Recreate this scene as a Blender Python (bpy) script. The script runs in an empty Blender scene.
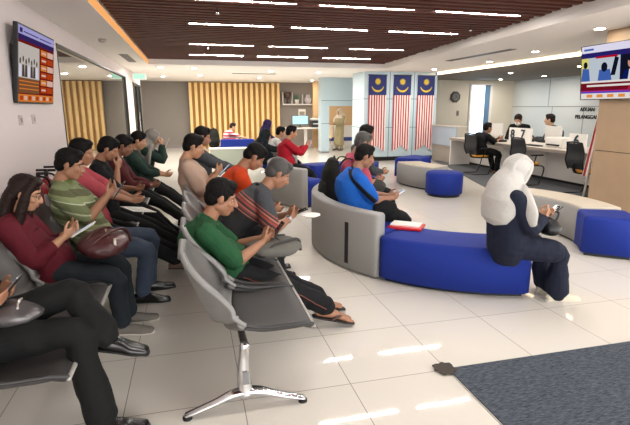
import bpy, bmesh, math, random
from mathutils import Vector, Matrix, Quaternion
random.seed(7)
PI = math.pi
scene = bpy.context.scene
COL = scene.collection
V = Vector

# ------------------------------------------------------------------ helpers
def lin(h):
    h = h.lstrip('#')
    c = [int(h[i:i+2], 16)/255 for i in (0, 2, 4)]
    return [(x/12.92 if x <= .04045 else ((x+.055)/1.055)**2.4) for x in c] + [1]

MATS = {}
def mat(name, hexcol, rough=.6, metal=0, noise=0, nscale=40, bump=0, spec=.5, coat=0, ior=None, emit=None, estr=1, alpha=1):
    if name in MATS: return MATS[name]
    m = bpy.data.materials.new(name); m.use_nodes = True
    nt = m.node_tree; b = nt.nodes['Principled BSDF']
    c = lin(hexcol)
    b.inputs['Base Color'].default_value = c
    b.inputs['Roughness'].default_value = rough
    b.inputs['Metallic'].default_value = metal
    b.inputs['Specular IOR Level'].default_value = spec
    if ior: b.inputs['IOR'].default_value = ior
    if coat: b.inputs['Coat Weight'].default_value = coat
    if alpha < 1: b.inputs['Alpha'].default_value = alpha
    if emit:
        b.inputs['Emission Color'].default_value = lin(emit); b.inputs['Emission Strength'].default_value = estr
    tc = nt.nodes.new('ShaderNodeTexCoord')
    n = nt.nodes.new('ShaderNodeTexNoise'); n.inputs['Scale'].default_value = nscale; n.inputs['Detail'].default_value = 4
    nt.links.new(tc.outputs['Object'], n.inputs['Vector'])
    if noise:
        mx = nt.nodes.new('ShaderNodeMix'); mx.data_type = 'RGBA'
        mx.inputs['A'].default_value = [min(1, x*(1-noise)) for x in c[:3]] + [1]
        mx.inputs['B'].default_value = [min(1, x*(1+noise)) for x in c[:3]] + [1]
        nt.links.new(n.outputs['Fac'], mx.inputs['Factor'])
        nt.links.new(mx.outputs['Result'], b.inputs['Base Color'])
    if bump:
        bp = nt.nodes.new('ShaderNodeBump'); bp.inputs['Strength'].default_value = bump; bp.inputs['Distance'].default_value = .004
        nt.links.new(n.outputs['Fac'], bp.inputs['Height']); nt.links.new(bp.outputs['Normal'], b.inputs['Normal'])
    MATS[name] = m
    return m

def stripes(name, stops, period, axis=(0, 0, 1), rough=.8, constant=True, noise_mix=0):
    """cloth with woven bands: stops = [(pos, hex)...] over one period along an object axis"""
    if name in MATS: return MATS[name]
    m = mat(name, stops[0][1], rough, bump=.3, nscale=300)
    nt = m.node_tree; b = nt.nodes['Principled BSDF']
    tc = nt.nodes.new('ShaderNodeTexCoord')
    dot = nt.nodes.new('ShaderNodeVectorMath'); dot.operation = 'DOT_PRODUCT'; dot.inputs[1].default_value = axis
    nt.links.new(tc.outputs['Object'], dot.inputs[0])
    dv = nt.nodes.new('ShaderNodeMath'); dv.operation = 'DIVIDE'; dv.inputs[1].default_value = period
    fr = nt.nodes.new('ShaderNodeMath'); fr.operation = 'FRACT'
    nt.links.new(dot.outputs['Value'], dv.inputs[0]); nt.links.new(dv.outputs[0], fr.inputs[0])
    rp = nt.nodes.new('ShaderNodeValToRGB'); rp.color_ramp.interpolation = 'CONSTANT' if constant else 'LINEAR'
    el = rp.color_ramp.elements
    while len(el) > 1: el.remove(el[-1])
    el[0].position = stops[0][0]; el[0].color = lin(stops[0][1])
    for p, h in stops[1:]:
        e = el.new(p); e.color = lin(h)
    nt.links.new(fr.outputs[0], rp.inputs[0]); nt.links.new(rp.outputs[0], b.inputs['Base Color'])
    return m

def emat(name, hexcol, s=1):
    if name in MATS: return MATS[name]
    m = bpy.data.materials.new(name); m.use_nodes = True
    nt = m.node_tree; nt.nodes.clear()
    e = nt.nodes.new('ShaderNodeEmission'); o = nt.nodes.new('ShaderNodeOutputMaterial')
    e.inputs[0].default_value = lin(hexcol); e.inputs[1].default_value = s
    nt.links.new(e.outputs[0], o.inputs[0]); MATS[name] = m
    return m

def link(name, bm, m, parent=None, smooth=False, loc=None, rz=0, bevel=0, seg=2):
    me = bpy.data.meshes.new(name)
    bmesh.ops.recalc_face_normals(bm, faces=bm.faces)
    bm.to_mesh(me); bm.free()
    for x in (m if isinstance(m, (list, tuple)) else [m]): me.materials.append(x)
    o = bpy.data.objects.new(name, me); COL.objects.link(o)
    if parent: o.parent = parent
    if loc is not None: o.location = loc
    o.rotation_euler.z = rz
    if smooth:
        for p in me.polygons: p.use_smooth = True
    if bevel:
        b = o.modifiers.new('bevel', 'BEVEL'); b.width = bevel; b.segments = seg; b.limit_method = 'ANGLE'; b.angle_limit = .7
        for p in me.polygons: p.use_smooth = True
        wn = o.modifiers.new('wn', 'WEIGHTED_NORMAL')
    return o

def tag(o, label=None, cat=None, group=None, kind=None):
    if label: o['label'] = label
    if cat: o['category'] = cat
    if group: o['group'] = group
    if kind: o['kind'] = kind
    return o

def empty(name, loc=(0, 0, 0), rz=0, **k):
    o = bpy.data.objects.new(name, None); COL.objects.link(o)
    o.location = loc; o.rotation_euler.z = rz; o.empty_display_size = .1
    return tag(o, **k)

def copy_tree(o, parent=None):
    c = o.copy(); COL.objects.link(c)
    if parent: c.parent = parent
    for ch in list(o.children): copy_tree(ch, c)
    return c

def box(bm, x0, x1, y0, y1, z0, z1, mi=0, M=None):
    vs = [bm.verts.new((x, y, z)) for x in (x0, x1) for y in (y0, y1) for z in (z0, z1)]
    fs = []
    for q in ((0, 1, 3, 2), (4, 6, 7, 5), (0, 4, 5, 1), (2, 3, 7, 6), (0, 2, 6, 4), (1, 5, 7, 3)):
        f = bm.faces.new([vs[i] for i in q]); f.material_index = mi; fs.append(f)
    if M is not None: bmesh.ops.transform(bm, matrix=M, verts=vs)
    return vs

def cyl(bm, p0, p1, r0, r1=None, n=16, mi=0):
    tube(bm, [V(p0), V(p1)], [r0, r0 if r1 is None else r1], n=n, cap=0, mi=mi)

def ell(bm, c, r, R=None, sub=3, mi=0):
    d = bmesh.ops.create_icosphere(bm, subdivisions=sub, radius=1)
    M = Matrix.Diagonal((r[0], r[1], r[2], 1))
    if R is not None: M = R.to_4x4() @ M
    M = Matrix.Translation(c) @ M
    bmesh.ops.transform(bm, matrix=M, verts=d['verts'])
    for v in d['verts']:
        for f in v.link_faces: f.material_index = mi

def catmull(pts, rad, n):
    if len(pts) < 3 or n <= 1: return pts, rad
    P, Rr = [], []
    for i in range(len(pts)-1):
        p0 = pts[max(0, i-1)]; p1 = pts[i]; p2 = pts[i+1]; p3 = pts[min(len(pts)-1, i+2)]
        for k in range(n):
            t = k/n
            P.append(.5*((2*p1)+(p2-p0)*t+(2*p0-5*p1+4*p2-p3)*t*t+(3*p1-p0-3*p2+p3)*t**3))
            s = t*t*(3-2*t)
            a, b = rad[i], rad[i+1]
            Rr.append(tuple(x+(y-x)*s for x, y in zip(a, b)))
    P.append(pts[-1]); Rr.append(rad[-1])
    return P, Rr

def tube(bm, pts, rad, n=14, side=None, sm=1, cap=2, mi=0):
    """closed tube along pts; rad = scalars or (across side, across the other); cap rings round the ends"""
    pts = [V(p) for p in pts]
    rad = [(r, r) if not isinstance(r, (tuple, list)) else tuple(r) for r in rad]
    pts, rad = catmull(pts, rad, sm)
    tang = []
    for i in range(len(pts)):
        t = pts[min(i+1, len(pts)-1)]-pts[max(0, i-1)]
        tang.append(t.normalized() if t.length > 1e-9 else V((0, 0, 1)))
    if side is None:
        side = V((0, 1, 0)) if abs(tang[0].y) < .9 else V((1, 0, 0))
    side = V(side)
    rings = []
    if cap:
        ext0, ext1 = [], []
        for k in range(cap, 0, -1):
            a = k/(cap+.6)*PI/2
            m0 = min(rad[0]); m1 = min(rad[-1])
            ext0.append((pts[0]-tang[0]*m0*math.sin(a), tuple(x*math.cos(a) for x in rad[0]), tang[0]))
            ext1.insert(0, (pts[-1]+tang[-1]*m1*math.sin(a), tuple(x*math.cos(a) for x in rad[-1]), tang[-1]))
        seq = ext0+list(zip(pts, rad, tang))+ext1
    else:
        seq = list(zip(pts, rad, tang))
    s = side
    for p, r, t in seq:
        s2 = s-t*s.dot(t)
        if s2.length < 1e-4: s2 = t.orthogonal()
        s = s2.normalized(); o = t.cross(s)
        rings.append([bm.verts.new(p+s*r[0]*math.cos(2*PI*k/n)+o*r[1]*math.sin(2*PI*k/n)) for k in range(n)])
    for a, b in zip(rings[:-1], rings[1:]):
        for k in range(n):
            f = bm.faces.new((a[k], a[(k+1) % n], b[(k+1) % n], b[k])); f.material_index = mi
    f = bm.faces.new(rings[0][::-1]); f.material_index = mi
    f = bm.faces.new(rings[-1]); f.material_index = mi

def lathe(bm, prof, n=20, c=(0, 0, 0), mi=0):
    rings = [[bm.verts.new((c[0]+r*math.cos(2*PI*k/n), c[1]+r*math.sin(2*PI*k/n), c[2]+z)) for k in range(n)] for r, z in prof]
    for a, b in zip(rings[:-1], rings[1:]):
        for k in range(n):
            f = bm.faces.new((a[k], a[(k+1) % n], b[(k+1) % n], b[k])); f.material_index = mi
    for q in (rings[0][::-1], rings[-1]):
        f = bm.faces.new(q); f.material_index = mi

def prism(bm, poly, z0, z1, mi=0):
    a = [bm.verts.new((x, y, z0)) for x, y in poly]; b = [bm.verts.new((x, y, z1)) for x, y in poly]
    n = len(poly)
    for k in range(n):
        f = bm.faces.new((a[k], a[(k+1) % n], b[(k+1) % n], b[k])); f.material_index = mi
    for q in (a[::-1], b):
        f = bm.faces.new(q); f.material_index = mi

CLOUD = bpy.data.textures.new('folds', 'CLOUDS'); CLOUD.noise_scale = .09; CLOUD.noise_depth = 1
CLOUD2 = bpy.data.textures.new('hair_clumps', 'CLOUDS'); CLOUD2.noise_scale = .018; CLOUD2.noise_depth = 1

def fuse(name, bm, m, parent, voxel, smooth=3, folds=0, tex=None):
    """union of closed shapes as one continuous skin"""
    me = bpy.data.meshes.new(name); bmesh.ops.recalc_face_normals(bm, faces=bm.faces); bm.to_mesh(me); bm.free()
    t = bpy.data.objects.new('temporary', me); COL.objects.link(t)
    r = t.modifiers.new('r', 'REMESH'); r.mode = 'VOXEL'; r.voxel_size = voxel
    if smooth:
        s = t.modifiers.new('s', 'SMOOTH'); s.factor = .5; s.iterations = smooth
    if folds:
        d = t.modifiers.new('d', 'DISPLACE'); d.texture = tex or CLOUD; d.texture_coords = 'LOCAL'; d.strength = folds; d.mid_level = .5
    dg = bpy.context.evaluated_depsgraph_get()
    out = bpy.data.meshes.new_from_object(t.evaluated_get(dg))
    bpy.data.objects.remove(t); bpy.data.meshes.remove(me)
    out.name = name
    out.materials.clear()
    for x in (m if isinstance(m, (list, tuple)) else [m]): out.materials.append(x)
    for p in out.polygons: p.use_smooth = True
    o = bpy.data.objects.new(name, out); COL.objects.link(o)
    if parent: o.parent = parent
    return o
# ------------------------------------------------------------------ people
def ik(A, B, l1, l2, pole):
    d = B-A; L = d.length
    if L > (l1+l2)*.995:
        B = A+d.normalized()*(l1+l2)*.995; d = B-A; L = d.length
    if L < abs(l1-l2)+.02:
        L = abs(l1-l2)+.02
    a = (l1*l1-l2*l2+L*L)/(2*L)
    h = math.sqrt(max(0, l1*l1-a*a))
    u = d.normalized(); p = pole-u*pole.dot(u)
    if p.length < 1e-5: p = u.orthogonal()
    return A+u*a+p.normalized()*h, B

def hand(bm, W, d, pn, right, s, curl, thumb=.5, n=8):
    """palm, four unequal bent fingers and a side thumb, starting at wrist W along d, palm facing pn"""
    d = d.normalized(); pn = (pn-d*pn.dot(d)).normalized()
    th = d.cross(pn) if right else pn.cross(d)          # towards the thumb
    P = W+d*.085*s
    tube(bm, [W-d*.015*s, W+d*.03*s, P], [(.024*s, .018*s), (.038*s, .017*s), (.040*s, .014*s)], n=12, side=th, cap=2)
    for k, (off, L) in enumerate(((.029, .070), (.010, .078), (-.010, .073), (-.028, .058))):
        p = P+th*off*s-d*.012*s; dd = d.copy()
        pts = [p]; L *= s
        for j, f in enumerate((.45, .3, .25)):
            ang = curl*(.55 if j == 0 else .8)*(1+.08*k)
            dd = (dd*math.cos(ang)+pn*math.sin(ang)).normalized()
            pn2 = pn
            p = p+dd*L*f; pts.append(p)
        tube(bm, pts, [.0092*s, .0088*s, .0080*s, .0066*s], n=n, cap=2)
    b = W+d*.025*s+th*.028*s
    t1 = b+(d*.6+th*.75+pn*.25).normalized()*.038*s
    t2 = t1+(d*.9+th*(.25-.3*thumb)+pn*(.3+.4*thumb)).normalized()*.032*s
    t3 = t2+(d*.9-th*.1*thumb+pn*(.2+.4*thumb)).normalized()*.022*s
    tube(bm, [b-th*.012*s, b, t1, t2, t3], [.013*s, .014*s, .0115*s, .0098*s, .0078*s], n=n, cap=2)

def foot_mesh(bm, A, toe, s, up, h, grow=0, sole_z=None):
    """foot or shoe: from the heel below the ankle A to the toe direction"""
    toe = toe.normalized(); lat = up.cross(toe).normalized()
    heel = A-up*h*.55-toe*.055*s
    g = grow
    pts = [heel, A-up*h*.5, A+toe*.06*s-up*h*.55, A+toe*.125*s-up*h*.68, A+toe*.185*s-up*h*.74]
    rad = [(.030*s+g, .034*s+g), (.036*s+g, .040*s+g), (.037*s+g, .034*s+g), (.046*s+g, .024*s+g), (.036*s+g, .018*s+g)]
    tube(bm, pts, rad, n=14, side=lat, sm=3, cap=3)
    return lat

SKINS = [('skin_tan', '#94684e'), ('skin_light', '#ad8062'), ('skin_brown', '#7b533d'), ('skin_pale', '#bd9678')]
def skin(i):
    return mat(SKINS[i][0], SKINS[i][1], .55, noise=.08, nscale=30, bump=.15)

def person(label, pos, rz=0, head=(0, 0, 1.1), pitch=15, yaw=0, hands=((.35, .06, .7), (.35, -.06, .7)),
           feet=((.45, .1), (.45, -.1)), pz=.5, s=.93, wide=1.0, shirt=None, sleeve=.45, trousers=None, shoes=None,
           sandals=None, hairc=None, hair='short', hijab=None, skn=0, vox=.009, group=None, curl=.45, palms='phone', knees=None,
           tunic=0, mask=None, glasses=False, collar=None, bare_toes=False, elbow_out=.6, waist_hem=True, ankle_r=.062, fat=1.0, hs=1.0, knee_out=.25):
    root = empty('person', (pos[0], pos[1], pos[2] if len(pos) > 2 else 0), rz, label=label, cat='person', group=group)
    detail = vox <= .0065
    fw, lf, up = V((1, 0, 0)), V((0, 1, 0)), V((0, 0, 1))
    H = V(head)
    hr = Matrix.Rotation(math.radians(yaw), 3, 'Z') @ Matrix.Rotation(math.radians(pitch), 3, 'Y')
    hf, hl, hu = hr @ fw, hr @ lf, hr @ up
    k = s*hs
    P = V((0, 0, pz))
    N = H-hu*.125*k-hf*.03*k-fw*.025*k-up*.035*k
    L = .47*s
    dv = N-P; D = dv.length
    bl = min(.10, math.sqrt(max(0, L*L-D*D))*.42) if D < L else 0
    bk = -(fw-dv.normalized()*fw.dot(dv.normalized())).normalized()
    sp = [P, P+dv*.33+bk*bl*.75, P+dv*.68+bk*bl, N]
    tn = (sp[3]-sp[2]).normalized()
    SH = [N-tn*.055*s+lf*sg*.168*s*wide for sg in (1, -1)]
    # arms
    arms = []
    for i, sg in enumerate((1, -1)):
        h = V(hands[i])
        pole = -up*1.0+lf*sg*elbow_out-fw*.35
        E, Wr = ik(SH[i], h, .28*s, .245*s, pole)
        arms.append((SH[i], E, Wr))
    legs = []
    for i, sg in enumerate((1, -1)):
        hip = P+lf*sg*.085*s-up*.0
        f = feet[i]
        A = V((f[0], f[1], f[2] if len(f) > 2 else .085*s))
        td = math.radians(f[3]) if len(f) > 3 else math.radians(6*sg)
        tp = math.radians(f[4]) if len(f) > 4 else 0
        toe = V((math.cos(td)*math.cos(tp), math.sin(td)*math.cos(tp), -math.sin(tp)))
        K, A = ik(hip, A, .42*s, .39*s, up*1.0+fw*.5+lf*sg*knee_out)
        if knees and knees[i]: K = V(knees[i])
        legs.append((hip, K, A, toe))
    torso_r = [(.165, .125), (.150, .112), (.172, .118), (.075, .062)]
    def torso(bm, g, f):
        pts = [P-tn*.02, *sp[1:3], N-tn*.075*s, N-tn*.01]
        rr = [(.165*fat, .122*fat), (.150*fat, .112*fat), (.170*wide, .118*fat), (.150*wide, .085), (.06, .056)]
        tube(bm, pts, [((a*s+g)*f, (b*s+g)*f) for a, b in rr], n=20, side=lf, sm=4)
        tube(bm, [SH[0], N-tn*.04*s, SH[1]], [(.056*s+g)*f, (.062*s+g)*f, (.056*s+g)*f], n=14, sm=3)
    # --- body (skin)
    bm = bmesh.new()
    torso(bm, 0, .86)
    # neck + head
    hd = lambda x, y, z: H+hf*x*k+hl*y*k+hu*z*k
    tube(bm, [N-tn*.05, N+tn*.01, hd(-.025, 0, -.06)], [.060*s, .054*s, .053*s], n=14)
    ell(bm, hd(-.012, 0, .025), (.093*k, .076*k, .088*k), hr)
    ell(bm, hd(.022, 0, -.035), (.066*k, .061*k, .082*k), hr)
    ell(bm, hd(.045, 0, -.088), (.036*k, .040*k, .028*k), hr)
    ell(bm, hd(.0, 0, -.055), (.065*k, .064*k, .05*k), hr)
    tube(bm, [hd(.078, 0, .012), hd(.096, 0, -.014), hd(.103, 0, -.032)], [.008*k, .0105*k, .0145*k], n=10)
    for sg in (1, -1):
        ell(bm, hd(.09, sg*.012, -.036), (.011*k, .009*k, .008*k), hr, sub=2)
        ell(bm, hd(.066, sg*.032, .020), (.018*k, .026*k, .010*k), hr, sub=2)
        ell(bm, hd(.056, sg*.042, -.026), (.024*k, .022*k, .022*k), hr, sub=2)
        if not hijab:
            er = hr @ Matrix.Rotation(sg*.3, 3, 'Z')
            ell(bm, hd(-.008, sg*.078, -.008), (.020*k, .009*k, .032*k), er, sub=2)
            ell(bm, hd(-.004, sg*.076, -.032), (.010*k, .008*k, .012*k), er, sub=2)
    ell(bm, hd(.082, 0, -.060), (.014*k, .024*k, .0065*k), hr, sub=2)
    ell(bm, hd(.080, 0, -.073), (.014*k, .021*k, .007*k), hr, sub=2)
    for i, sg in enumerate((1, -1)):
        S, E, Wr = arms[i]
        tube(bm, [S, S.lerp(E, .35), S.lerp(E, .75), E, E.lerp(Wr, .3), E.lerp(Wr, .7), Wr],
             [.050*s, .047*s, .041*s, .038*s, .040*s, .032*s, (.026*s, .022*s)], n=12, sm=2)
        d = (Wr-E).normalized()
        if palms == 'phone':
            d = (d+fw*.35-lf*sg*.25+up*.15).normalized(); pn = -lf*sg*.75+up*.45-fw*.35
        elif palms == 'lap':
            d = (d+fw*.4-lf*sg*.3).normalized(); pn = -up-lf*sg*.3
        elif palms == 'up':
            d = (d+fw*.3-lf*sg*.2).normalized(); pn = up-lf*sg*.5
        else:
            pn = palms[i]
        hand(bm, Wr, d, V(pn), sg < 0, s*.97, curl)
    for i in (0, 1):
        hip, K, A, toe = legs[i]
        tube(bm, [hip, hip.lerp(K, .5), K, K.lerp(A, .3), K.lerp(A, .75), A],
             [.076*s, .066*s, .05*s, .048*s, .036*s, .033*s], n=12, sm=2)
        if not shoes:
            u2 = up-toe*up.dot(toe)
            lat = foot_mesh(bm, A, toe, s, u2.normalized(), .085*s)
            if bare_toes:
                for t in range(5):
                    b = A+toe*.165*s-u2*.072*s+lat*(t-2)*.017*s*(1 if i else -1)
                    tube(bm, [b, b+toe*(.045-.005*t)*s], [.011*s-.001*t, .009*s-.001*t], n=8)
    body = fuse('body', bm, skin(skn), root, vox, smooth=3)
    # --- hair / hijab
    if hijab:
        bm = bmesh.new()
        ell(bm, hd(-.032, 0, .022), (.108*k, .096*k, .112*k), hr)
        tube(bm, [hd(.045, 0, .098), hd(-.05, 0, .11), hd(-.105, 0, .03), hd(-.085, 0, -.08)], [(.06*k, .02*k), (.085*k, .03*k), (.08*k, .03*k), (.09*k, .04*k)], side=hl, sm=4)
        for sg in (1, -1):                                  # cloth framing the face down to the chin
            tube(bm, [hd(.055, sg*.03, .098), hd(.050, sg*.070, .045), hd(.040, sg*.074, -.03), hd(.035, sg*.05, -.095), hd(.04, 0, -.118)],
                 [.018*k, .022*k, .024*k, .028*k, .03*k], n=10, sm=3)
        ell(bm, hd(-.015, 0, -.09), (.085*k, .088*k, .06*k), hr)
        fr = fw*.10*s
        c0 = hd(-.035, 0, -.01); c1 = N-tn*.0*s-fw*.01*s
        c2 = N-tn*.09*s-fw*.025*s; c3 = N-tn*.20*s-fw*.065*s
        tube(bm, [c0, c1, c2, c3], [(.090*s, .100*s), (.158*s, .132*s), (.212*s*wide, .145*s), (.19*s*wide, .115*s)], n=24, side=lf, sm=5)
        tube(bm, [hd(.03, -.02, -.10), N+fw*.06*s-tn*.04*s-lf*.12, N+fw*.06*s-tn*.14*s-lf*.215, N+fw*.075*s-tn*.25*s-lf*.255], [.05*s, (.085*s, .045*s), (.075*s, .035*s), (.035*s, .018*s)], side=lf, sm=4)
        fuse('hijab', bm, hijab, root, max(vox, .006), smooth=4, folds=.010)
    elif hairc:
        bm = bmesh.new()
        ell(bm, hd(-.020, 0, .040), (.097*k, .084*k, .088*k), hr)
        ell(bm, hd(-.052, 0, -.008), (.062*k, .072*k, .072*k), hr)
        ell(bm, hd(.028, 0, .090), (.052*k, .062*k, .034*k), hr)
        for sg in (1, -1):
            ell(bm, hd(.012, sg*.070, .022), (.024*k, .011*k, .038*k), hr, sub=2)
        if hair == 'long':
            tube(bm, [hd(-.03, 0, .05), hd(-.075, 0, -.06), hd(-.075, 0, -.16)-up*.02, hd(-.07, 0, -.2)-up*.12], [(.085*k, .07*k), (.10*k, .055*k), (.115*k, .05*k), (.09*k, .03*k)], n=18, side=hl, sm=5)
            for sg in (1, -1):
                tube(bm, [hd(.035, sg*.04, .095), hd(.025, sg*.080, .03), hd(.022, sg*.086, -.06), hd(.005, sg*.09, -.14)-up*.05, hd(-.03, sg*.09, -.17)-up*.13],
                     [.022*k, .028*k, .034*k, .036*k, .02*k], n=12, sm=4)
        fuse('hair', bm, hairc, root, max(.0045, vox*.8), smooth=2, folds=.006 if hair != 'cropped' else .003, tex=CLOUD2)
    # --- face details
    if vox <= .008:
        bm = bmesh.new()
        for sg in (1, -1):
            ell(bm, hd(.0665, sg*.031, .000), (.0085*k, .0115*k, .0045*k), hr, sub=2)
            link('eye', bm, mat('eye_white', '#a89d96', .5), root, True) if sg < 0 else link('eye', bm, mat('eye_white', '#a89d96', .5), root, True)
            bm = bmesh.new()
            ell(bm, hd(.0725, sg*.031, -.0005), (.0048*k, .0058*k, .0052*k), hr, sub=2)
            ir = link('iris', bm, mat('iris_brown', '#1c120d', .2), root, True)
            bm = bmesh.new()
            tube(bm, [hd(.081, sg*.014, .022), hd(.0815, sg*.032, .028), hd(.068, sg*.052, .022)], [.004*k, .005*k, .003*k], n=8, sm=3)
            link('eyebrow', bm, mat('brow_hair', '#17110e', .8), root, True)
            bm = bmesh.new()
        bm.free()
        bm = bmesh.new()
        ell(bm, hd(.088, 0, -.0605), (.010*k, .0225*k, .0052*k), hr, sub=2); ell(bm, hd(.0865, 0, -.0715), (.010*k, .019*k, .006*k), hr, sub=2)
        link('lips', bm, mat('lip_red', '#8f5347', .5), root, True)
    if glasses:
        bm = bmesh.new()
        for sg in (1, -1):
            pts = [hd(.092, sg*.033+.021*math.cos(a), .0+.016*math.sin(a)) for a in [j*PI/6 for j in range(13)]]
            tube(bm, pts, [.0018]*13, n=6, cap=0)
            tube(bm, [hd(.09, sg*.054, .004), hd(-.005, sg*.08, .004)], [.0018]*2, n=6, cap=0)
        link('glasses', bm, mat('black_plastic', '#141414', .4), root, True)
    if mask:
        bm = bmesh.new()
        ell(bm, hd(.058, 0, -.052), (.05*k, .058*k, .05*k), hr)
        link('face_mask', bm, mask, root, True)
    # --- shirt
    cg = .010*s
    if shirt:
        bm = bmesh.new()
        hem = P-tn*.02-up*.03
        pts = [hem, P+tn*.05, *sp[1:3], N-tn*.075*s, N-tn*.018]
        rr = [(.182*fat, .140*fat), (.180*fat, .138*fat), (.166*fat, .130*fat), (.180*wide, .132*fat), (.155*wide, .098), (.068, .066)]
        tube(bm, pts, [(a*s+cg, b*s+cg) for a, b in rr], n=22, side=lf, sm=4, cap=1)
        tube(bm, [SH[0], N-tn*.045*s, SH[1]], [.060*s+cg, .068*s+cg, .060*s+cg], n=14, sm=3)
        for i in (0, 1):
            S, E, Wr = arms[i]
            if sleeve <= .5:
                e = S.lerp(E, sleeve*2*.98)
                tube(bm, [S, S.lerp(e, .5), e], [.066*s+cg*.6, .064*s+cg, .060*s+cg*1.3], n=14, sm=3, cap=1)
            else:
                e = E.lerp(Wr, min(.97, (sleeve-.5)*2))
                tube(bm, [S, S.lerp(E, .5), E, E.lerp(e, .5), e], [.064*s+cg*.6, .058*s+cg, .050*s+cg, .046*s+cg, .036*s+cg], n=14, sm=3, cap=1)
        if tunic:
            for i in (0, 1):
                hip, K, A, toe = legs[i]
                e = hip.lerp(K, min(1, tunic))
                tube(bm, [hip, hip.lerp(e, .5), e], [.112*s, .108*s, .098*s], n=14, sm=2)
                if tunic > 1:
                    tube(bm, [K, K.lerp(A, (tunic-1)*.95)], [.1*s, .12*s], n=14)
            if tunic > 1:
                e = [l[1].lerp(l[2], (tunic-1)*.95) for l in legs]
                tube(bm, [legs[0][1].lerp(legs[1][1], .5), e[0].lerp(e[1], .5)], [(.14*s, .1*s), (.17*s, .13*s)], n=16, side=lf)
        fuse('shirt' if not tunic else 'tunic', bm, shirt, root, max(vox, .0065), smooth=4, folds=.016)
        if collar:
            bm = bmesh.new()
            a = N-tn*.018*s
            lat = tn.cross(lf).normalized()
            pts = [a+lf*.072*s*math.cos(t)+lat*.072*s*math.sin(t) for t in [2*PI*j/16 for j in range(17)]]
            tube(bm, pts, [(.014*s, .022*s)]*17, n=8, cap=0)
            link('collar', bm, collar, root, True)
    if trousers:
        bm = bmesh.new()
        tube(bm, [P+tn*.04, P-up*.03*s+fw*.02], [(.172*s*fat, .125*s*fat), (.165*s*fat, .115*s*fat)], n=18, side=lf)
        for i in (0, 1):
            hip, K, A, toe = legs[i]
            ce = A+(K-A).normalized()*.015
            tube(bm, [hip+fw*-.02, hip.lerp(K, .45), K, K.lerp(A, .3), K.lerp(A, .7), ce],
                 [.100*s*fat, .089*s, .071*s, .068*s, max(.06, ankle_r)*s, ankle_r*s], n=16, sm=3, cap=1)
        fuse('trousers', bm, trousers, root, max(vox, .0065), smooth=4, folds=.016)
    if shoes:
        for i in (0, 1):
            hip, K, A, toe = legs[i]
            bm = bmesh.new(); u2 = (up-toe*up.dot(toe)).normalized()
            foot_mesh(bm, A, toe, s*1.04, u2, .085*s, .004)
            sh = fuse('shoe', bm, shoes[0], root, max(.0045, vox*.7), smooth=2)
            bm = bmesh.new(); lat = u2.cross(toe).normalized()
            b = A-u2*.075*s
            pts = [b-toe*.085*s, b-toe*.02*s, b+toe*.06*s, b+toe*.135*s, b+toe*.208*s]
            tube(bm, pts, [(.030*s, .011), (.038*s, .011), (.040*s, .011), (.050*s, .011), (.034*s, .011)], n=14, side=lat, sm=3, cap=2)
            link('sole', bm, shoes[1], sh, True)
    if sandals:
        for i in (0, 1):
            hip, K, A, toe = legs[i]; u2 = (up-toe*up.dot(toe)).normalized(); lat = u2.cross(toe).normalized()
            b = A-u2*.088*s
            bm = bmesh.new()
            tube(bm, [b-toe*.085*s, b-toe*.02*s, b+toe*.06*s, b+toe*.14*s, b+toe*.225*s], [(.032*s, .012), (.042*s, .012), (.043*s, .012), (.053*s, .012), (.036*s, .010)], n=14, side=lat, sm=3, cap=2)
            so = link('sandal', bm, sandals[0], root, True)
            bm = bmesh.new()
            m = b+toe*.15*s+u2*.016
            for sg in (1, -1):
                tube(bm, [m, b+toe*.10*s+lat*sg*.035*s+u2*.045, b+toe*.05*s+lat*sg*.047*s+u2*.012], [.007, .010, .010], n=8, sm=3)
            link('strap', bm, sandals[1], so, True)
    root['_hold'] = 0
    del root['_hold']
    return dict(root=root, hf=hf, hl=hl, hu=hu, H=H, N=N, tn=tn, arms=arms, legs=legs, sp=sp, P=P, SH=SH)

def phone(label, rootd, off=(0, 0, 0), c=None, tilt=50, rz=0, col='#151517', lit=True, w=.072, h=.148, group=None, screen='#aab4c4'):
    """slab phone held in the hands; c is in the holder's local frame"""
    r = rootd['root']
    if c is None:
        a = rootd['arms']; c = (a[0][2]+a[1][2])*.5+V((.085, 0, .03))
    p = Matrix.Rotation(r.rotation_euler.z, 3, 'Z') @ (V(c)+V(off))+r.location
    o = empty('smartphone', p, 0, label=label, cat='phone', group=group)
    o.rotation_mode = 'QUATERNION'
    o.rotation_quaternion = Quaternion((0, 0, 1), r.rotation_euler.z+math.radians(rz)) @ Quaternion((0, 1, 0), math.radians(tilt))
    bm = bmesh.new(); box(bm, -.0045, .0045, -w/2, w/2, -h/2, h/2)
    link('case', bm, mat('phone_case_'+col, col, .35), o, bevel=.004)
    bm = bmesh.new(); box(bm, -.0054, -.0044, -w/2+.004, w/2-.004, -h/2+.006, h/2-.006)
    link('screen', bm, mat('phone_screen_lit', '#101418', .1, emit=screen, estr=.5) if lit else mat('phone_glass', '#0b0b0d', .08), o)
    return o
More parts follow.
